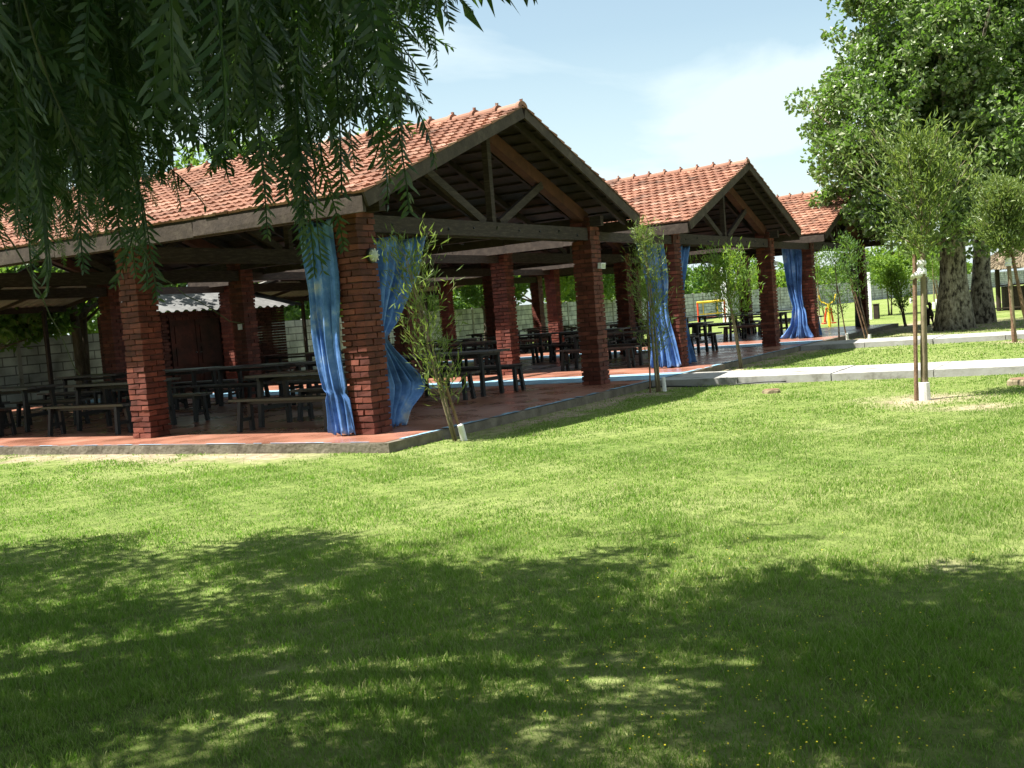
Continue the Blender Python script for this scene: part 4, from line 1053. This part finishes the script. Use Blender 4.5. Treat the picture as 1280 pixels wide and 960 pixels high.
# the dog seen from behind
def dog():
    t = thing('dog', 'dark brown dog standing with its back to the camera and its curly tail raised', 'dog', (26.4, -2.2, GZ), math.radians(9.8)+.28)
    V = [(0, 0, .46), (.16, 0, .48), (.34, 0, .50), (.46, 0, .60), (.56, 0, .66), (.68, 0, .63),
         (-.14, 0, .47), (-.22, 0, .56), (-.23, 0, .68), (-.17, 0, .76), (-.09, 0, .75),
         (-.10, .08, .36), (-.06, .09, .24), (-.15, .09, .14), (-.12, .09, .02), (-.10, -.08, .36), (-.05, -.09, .24), (-.14, -.09, .14), (-.11, -.09, .02),
         (.30, .08, .36), (.29, .09, .20), (.30, .09, .02), (.30, -.08, .36), (.28, -.09, .20), (.32, -.09, .02),
         (.55, .06, .73), (.55, -.06, .73)]
    E_ = [(0, 1), (1, 2), (2, 3), (3, 4), (4, 5), (0, 6), (6, 7), (7, 8), (8, 9), (9, 10), (6, 11), (11, 12), (12, 13), (13, 14), (6, 15), (15, 16), (16, 17), (17, 18), (2, 19), (19, 20), (20, 21), (2, 22), (22, 23), (23, 24), (4, 25), (4, 26)]
    Rd = [.12, .13, .14, .09, .085, .04, .11, .045, .06, .06, .035, .075, .045, .026, .03, .075, .045, .026, .03, .065, .035, .032, .065, .035, .032, .022, .022]
    me = bpy.data.meshes.new('body'); me.from_pydata(V, E_, []); o = bpy.data.objects.new('body', me); COL.objects.link(o); o.parent = t
    me.materials.append(M['fur'])
    sk = o.modifiers.new('skin', 'SKIN'); 
    if not me.skin_vertices: me.skin_vertices.new()
    for sv, r in zip(me.skin_vertices[0].data, Rd): sv.radius = (r, r)
    me.skin_vertices[0].data[0].use_root = True
    sub = o.modifiers.new('sub', 'SUBSURF'); sub.levels = 2; sub.render_levels = 2
    sk.use_smooth_shade = True
dog()

# thatched hut
def hut():
    c = (39.0, -4.62); t = thing('thatched_hut', 'round hut with drooping grey thatch roof and dark plank counter, right edge', 'hut', (*c, GZ))
    random.seed(5); RN = np.random.default_rng(8)
    mb = MB(); n = 40; R = 2.55
    rings = []
    for k, (r, z) in enumerate(((R, 1.72), (R*.97, 1.86), (R*.75, 2.25), (R*.5, 2.66), (R*.25, 3.05), (.05, 3.4))):
        rings.append([(math.cos(2*PI*i/n)*r*(1+random.uniform(-.015, .015)), math.sin(2*PI*i/n)*r*(1+random.uniform(-.015, .015)), z+random.uniform(-.04, .03)) for i in range(n)])
    vs = [p for r in rings for p in r]; fs = []
    for k in range(5):
        for i in range(n): fs.append((k*n+i, k*n+(i+1) % n, (k+1)*n+(i+1) % n, (k+1)*n+i))
    mb.add(vs, fs); rf = mb.build('roof', M['thatch'], t, True)
    m = 5200; a = RN.uniform(0, 2*PI, m); q = RN.uniform(.08, 1.0, m); r = R*q; z = np.interp(q, [0, .25, .5, .75, .97, 1], [3.44, 3.09, 2.70, 2.29, 1.90, 1.80])
    global RNG
    RNG = RN
    P = np.stack([np.cos(a)*r, np.sin(a)*r, z], 1); D = np.stack([np.cos(a), np.sin(a), np.full(m, -.62)], 1)+RN.normal(size=(m, 3))*.10
    V, Q = leaves_np(P, D, RN.uniform(.2, .42, m), RN.uniform(.02, .045, m), fold=.1, droop=.05)
    np_mesh('straw', V, Q, M['thatch'], rf)
    for i in range(7):
        an = 2*PI*i/7+.35; mb = MB(); mb.tube([(math.cos(an)*1.95, math.sin(an)*1.95, -.05), (math.cos(an)*1.95, math.sin(an)*1.95, 2.1)], .085, 9, rough=.06); mb.build('post', M['wood_dark'], t)
    mb = MB()
    for i in range(52):
        an = 2*PI*i/52
        if .2 < (an % (2*PI)) < .8: continue
        mb.box((math.cos(an)*1.62, math.sin(an)*1.62, .48+random.uniform(-.02, .02)), (.03, .185, 1.0), Matrix.Rotation(an, 3, 'Z'))
    mb.build('plank_screen', M['wood'], t)
    mb = MB(); m2 = 40
    inner = [(math.cos(2*PI*i/m2)*1.5, math.sin(2*PI*i/m2)*1.5, 1.02) for i in range(m2)]; outer = [(math.cos(2*PI*i/m2)*1.85, math.sin(2*PI*i/m2)*1.85, 1.02) for i in range(m2)]
    vs = inner+outer+[(x, y, z+.05) for x, y, z in inner+outer]; fs = []
    for i in range(m2):
        j = (i+1) % m2; fs += [(i, j, m2+j, m2+i), (2*m2+i, 3*m2+i, 3*m2+j, 2*m2+j), (m2+i, m2+j, 3*m2+j, 3*m2+i), (i, 2*m2+i, 2*m2+j, j)]
    mb.add(vs, fs); mb.build('counter', M['table'], t)
hut()
# low plank seat before the hut
b = thing('plank_bench', 'low plank bench on two blocks in front of the thatched hut', 'bench', (36.0, -2.75, GZ), .35)
mb = MB(); mb.box((0, -1.1, .16), (.32, 3.6, .05), None, .004); mb.build('seat', M['wood_grey'], b)
for yy in (-2.4, .2):
    mb = MB(); mb.box((0, yy, .066), (.26, .16, .135)); mb.build('leg', M['wood_dark'], b)

# outdoor exercise / play frames
def play_frame():
    t = thing('play_frame', 'red and yellow playground frame on the lawn seen through the middle pavilion', 'play frame', (*ray(890, 400, 60)[:2], GZ), -.9)
    for i, x in enumerate((-.75, .75)):
        mb = MB(); mb.tube([(x, 0, -.05), (x, 0, .95), (x, 0, 1.28)], .05, 10); mb.build('post', M['red'], t)
    mb = MB(); mb.tube([(-.78, 0, 1.3), (.78, 0, 1.3)], .06, 10); mb.build('top_bar', M['yellow'], t)
    mb = MB(); mb.tube([(-.75, 0, .65), (.75, 0, .65)], .03, 8); mb.tube([(-.45, 0, .65), (-.45, 0, 1.28)], .025, 8); mb.tube([(.35, 0, .65), (.35, 0, 1.28)], .035, 8); mb.build('rail', M['yellow'], t)
    mb = MB(); mb.box((0, .12, .45), (.6, .3, .05)); mb.build('seat', M['red'], t)
play_frame()
def walker():
    t = thing('exercise_machine', 'yellow and red outdoor exercise machine between the last two pillars', 'exercise machine', (*ray(1037, 404, 44)[:2], GZ), .5)
    mb = MB(); mb.tube([(0, 0, -.03), (0, 0, .9)], .06, 10); mb.build('post', M['yellow'], t)
    for s in (-1, 1):
        mb = MB(); mb.tube([(0, 0, .85), (.1, s*.25, 1.0), (.1, s*.33, 1.25)], .03, 8); mb.build('handle', M['yellow'], t)
        mb = MB(); mb.tube([(0, s*.08, .75), (.1, s*.16, .2)], .04, 8); mb.box((.1, s*.18, .15), (.34, .13, .05)); mb.build('pedal_arm', M['red'], t)
walker()
for px, py, d, hh, lab, w in ((908, 396, 66, 3.2, 'white square post on the lawn seen through the middle pavilion', .34), (1089, 399, 50, 2.0, 'white pole with a small dark box right of the last pillar', .12)):
    P = ray(px, py, d); t = thing('post', lab, 'post', (P[0], P[1], GZ))
    mb = MB(); mb.box((0, 0, hh/2), (w, w, hh)); mb.box((0, 0, hh+.02), (w*1.15, w*1.15, .06)); mb.build('shaft', M['white_paint'], t)
    if d == 50: mb = MB(); mb.box((rr_[0]*.25, rr_[1]*.25, .32), (.3, .2, .62)); mb.box((rr_[0]*.25, rr_[1]*.25, .65), (.34, .24, .03)); mb.build('box', M['wood_dark'], t)
# rag of the tie on the tall sapling: crumpled white plastic
def rag():
    P = ray(1147, 345, 14.38); random.seed(2)
    mb = MB(); n = 9
    for k in range(7):
        a = random.uniform(2.2, 4.0) if k < 6 else random.uniform(-.6, .6); L = random.uniform(.06, .13)
        base = Vector((rr_[0]*random.uniform(0, .08), rr_[1]*random.uniform(0, .08), random.uniform(-.03, .04)))
        d = Vector((rr_[0]*math.cos(a), rr_[1]*math.cos(a), .5*math.sin(a)))
        s = Vector((0, 0, 1)).cross(d).normalized()*random.uniform(.2, .8)+Vector((0, 0, 1))*random.uniform(.4, 1)
        pts = [base+d*L*q for q in (0, .5, 1)]; ww = (.02, .05, .035)
        vs = []
        for p, w in zip(pts, ww): vs += [p+s*w+Vector((0, .01*random.random(), 0)), p-s*w, p-s*w+Vector((.006, .006, 0)), p+s*w+Vector((.006, .006, 0))]
        fs = []
        for i in range(2):
            for j in range(4): fs.append((i*4+j, i*4+(j+1) % 4, (i+1)*4+(j+1) % 4, (i+1)*4+j))
        fs += [(3, 2, 1, 0), (8, 9, 10, 11)]
        mb.add(vs, fs)
    o = mb.build('plastic_rag', M['white'], None, True); o.location = P
    tag(o, 'crumpled white plastic rag tied round the tall sapling and its stake', 'rag')
rag()
# hose lying along the path
mb = MB(); pts = []
for i in range(26):
    t = i/25; pts.append((6.5-.10*math.sin(t*5), -.95-t*2.4, GZ+.02+.015*math.sin(t*9)))
o = mb.tube(pts, .013, 7).build('hose', M['black'], None, True); tag(o, 'thin black hose lying in the grass along the lower path edge', 'hose')

# ------------------------------------------------------------------ light, sky, camera
SUN = Vector((-.31, .38, 1)).normalized(); el = math.asin(SUN.z)
sl = bpy.data.lights.new('sun', 'SUN'); sl.energy = 5.0; sl.angle = math.radians(.53); sl.color = (1, .965, .90)
so = bpy.data.objects.new('sun', sl); COL.objects.link(so); so.rotation_euler = SUN.to_track_quat('Z', 'Y').to_euler(); so.location = (0, 0, 30)
W = bpy.data.worlds.new('World'); sc.world = W; W.use_nodes = True; nt = W.node_tree; nt.nodes.clear(); L = nt.links.new
sky = nd(nt, 'ShaderNodeTexSky', sky_type='NISHITA'); sky.sun_disc = False; sky.sun_elevation = el
sky.sun_rotation = math.atan2(SUN.x, SUN.y); sky.air_density = 1.0; sky.dust_density = 1.2; sky.ozone_density = .3
b1 = nd(nt, 'ShaderNodeBackground'); tn = nd(nt, 'ShaderNodeMix', data_type='RGBA', blend_type='MULTIPLY'); tn.inputs[0].default_value = 1; tn.inputs[7].default_value = (1.08, 1.10, .95, 1); L(sky.outputs[0], tn.inputs[6]); L(tn.outputs[2], b1.inputs[0]); b1.inputs[1].default_value = .058
b2 = nd(nt, 'ShaderNodeBackground'); b2.inputs[0].default_value = (.82, .96, 1, 1); b2.inputs[1].default_value = .33
tc = nd(nt, 'ShaderNodeTexCoord'); sp = nd(nt, 'ShaderNodeSeparateXYZ'); L(tc.outputs['Generated'], sp.inputs[0])
def wm(op, a, b=None, clamp=False):
    q = nd(nt, 'ShaderNodeMath', operation=op); q.use_clamp = clamp
    for i, v in enumerate((a, b)):
        if v is None: continue
        if isinstance(v, (int, float)): q.inputs[i].default_value = v
        else: L(v, q.inputs[i])
    return q.outputs[0]
zz = wm('ADD', wm('MAXIMUM', sp.outputs[2], 0), .12)
cx = nd(nt, 'ShaderNodeCombineXYZ'); L(wm('DIVIDE', sp.outputs[0], zz), cx.inputs[0]); L(wm('DIVIDE', sp.outputs[1], zz), cx.inputs[1])
mp = nd(nt, 'ShaderNodeMapping'); L(cx.outputs[0], mp.inputs[0]); mp.inputs['Location'].default_value = (3.1, .4, 0); mp.inputs['Scale'].default_value = (.55, .9, 1)
n1 = nd(nt, 'ShaderNodeTexNoise'); n1.inputs['Scale'].default_value = 1.1; n1.inputs['Detail'].default_value = 7; n1.inputs['Roughness'].default_value = .5; n1.inputs['Distortion'].default_value = .4
L(mp.outputs[0], n1.inputs[0])
r = ramp(nt, ((.47, (0, 0, 0)), (.56, (1, 1, 1)))); L(n1.outputs[0], r.inputs[0])
hz = wm('SUBTRACT', 1.0, wm('MULTIPLY', sp.outputs[2], 4.2), True)          # whitish air near the horizon
fac = wm('MAXIMUM', wm('ADD', wm('MULTIPLY', r.outputs[0], .80), .16), wm('ADD', wm('MULTIPLY', hz, .6), .16))
ms = nd(nt, 'ShaderNodeMixShader'); L(fac, ms.inputs[0]); L(b1.outputs[0], ms.inputs[1]); L(b2.outputs[0], ms.inputs[2])
wo = nd(nt, 'ShaderNodeOutputWorld'); L(ms.outputs[0], wo.inputs[0])

cam = bpy.data.cameras.new('camera'); co = bpy.data.objects.new('camera', cam); COL.objects.link(co)
Rm = Matrix(((RT[0], UP[0], -FW[0]), (RT[1], UP[1], -FW[1]), (RT[2], UP[2], -FW[2])))
co.matrix_world = Matrix.Translation(Vector(CAM)) @ Rm.to_4x4()
cam.sensor_width = 36; cam.lens = 36*F/1280; cam.clip_end = 3000; cam.clip_start = .05
sc.camera = co
sc.view_settings.view_transform = 'Standard'; sc.view_settings.look = 'None'; sc.view_settings.exposure = 1.75; sc.view_settings.gamma = 1
sc.cycles.max_bounces = 6; sc.cycles.diffuse_bounces = 3; sc.cycles.glossy_bounces = 2; sc.cycles.transmission_bounces = 3; sc.cycles.transparent_max_bounces = 4
sc.cycles.use_denoising = True
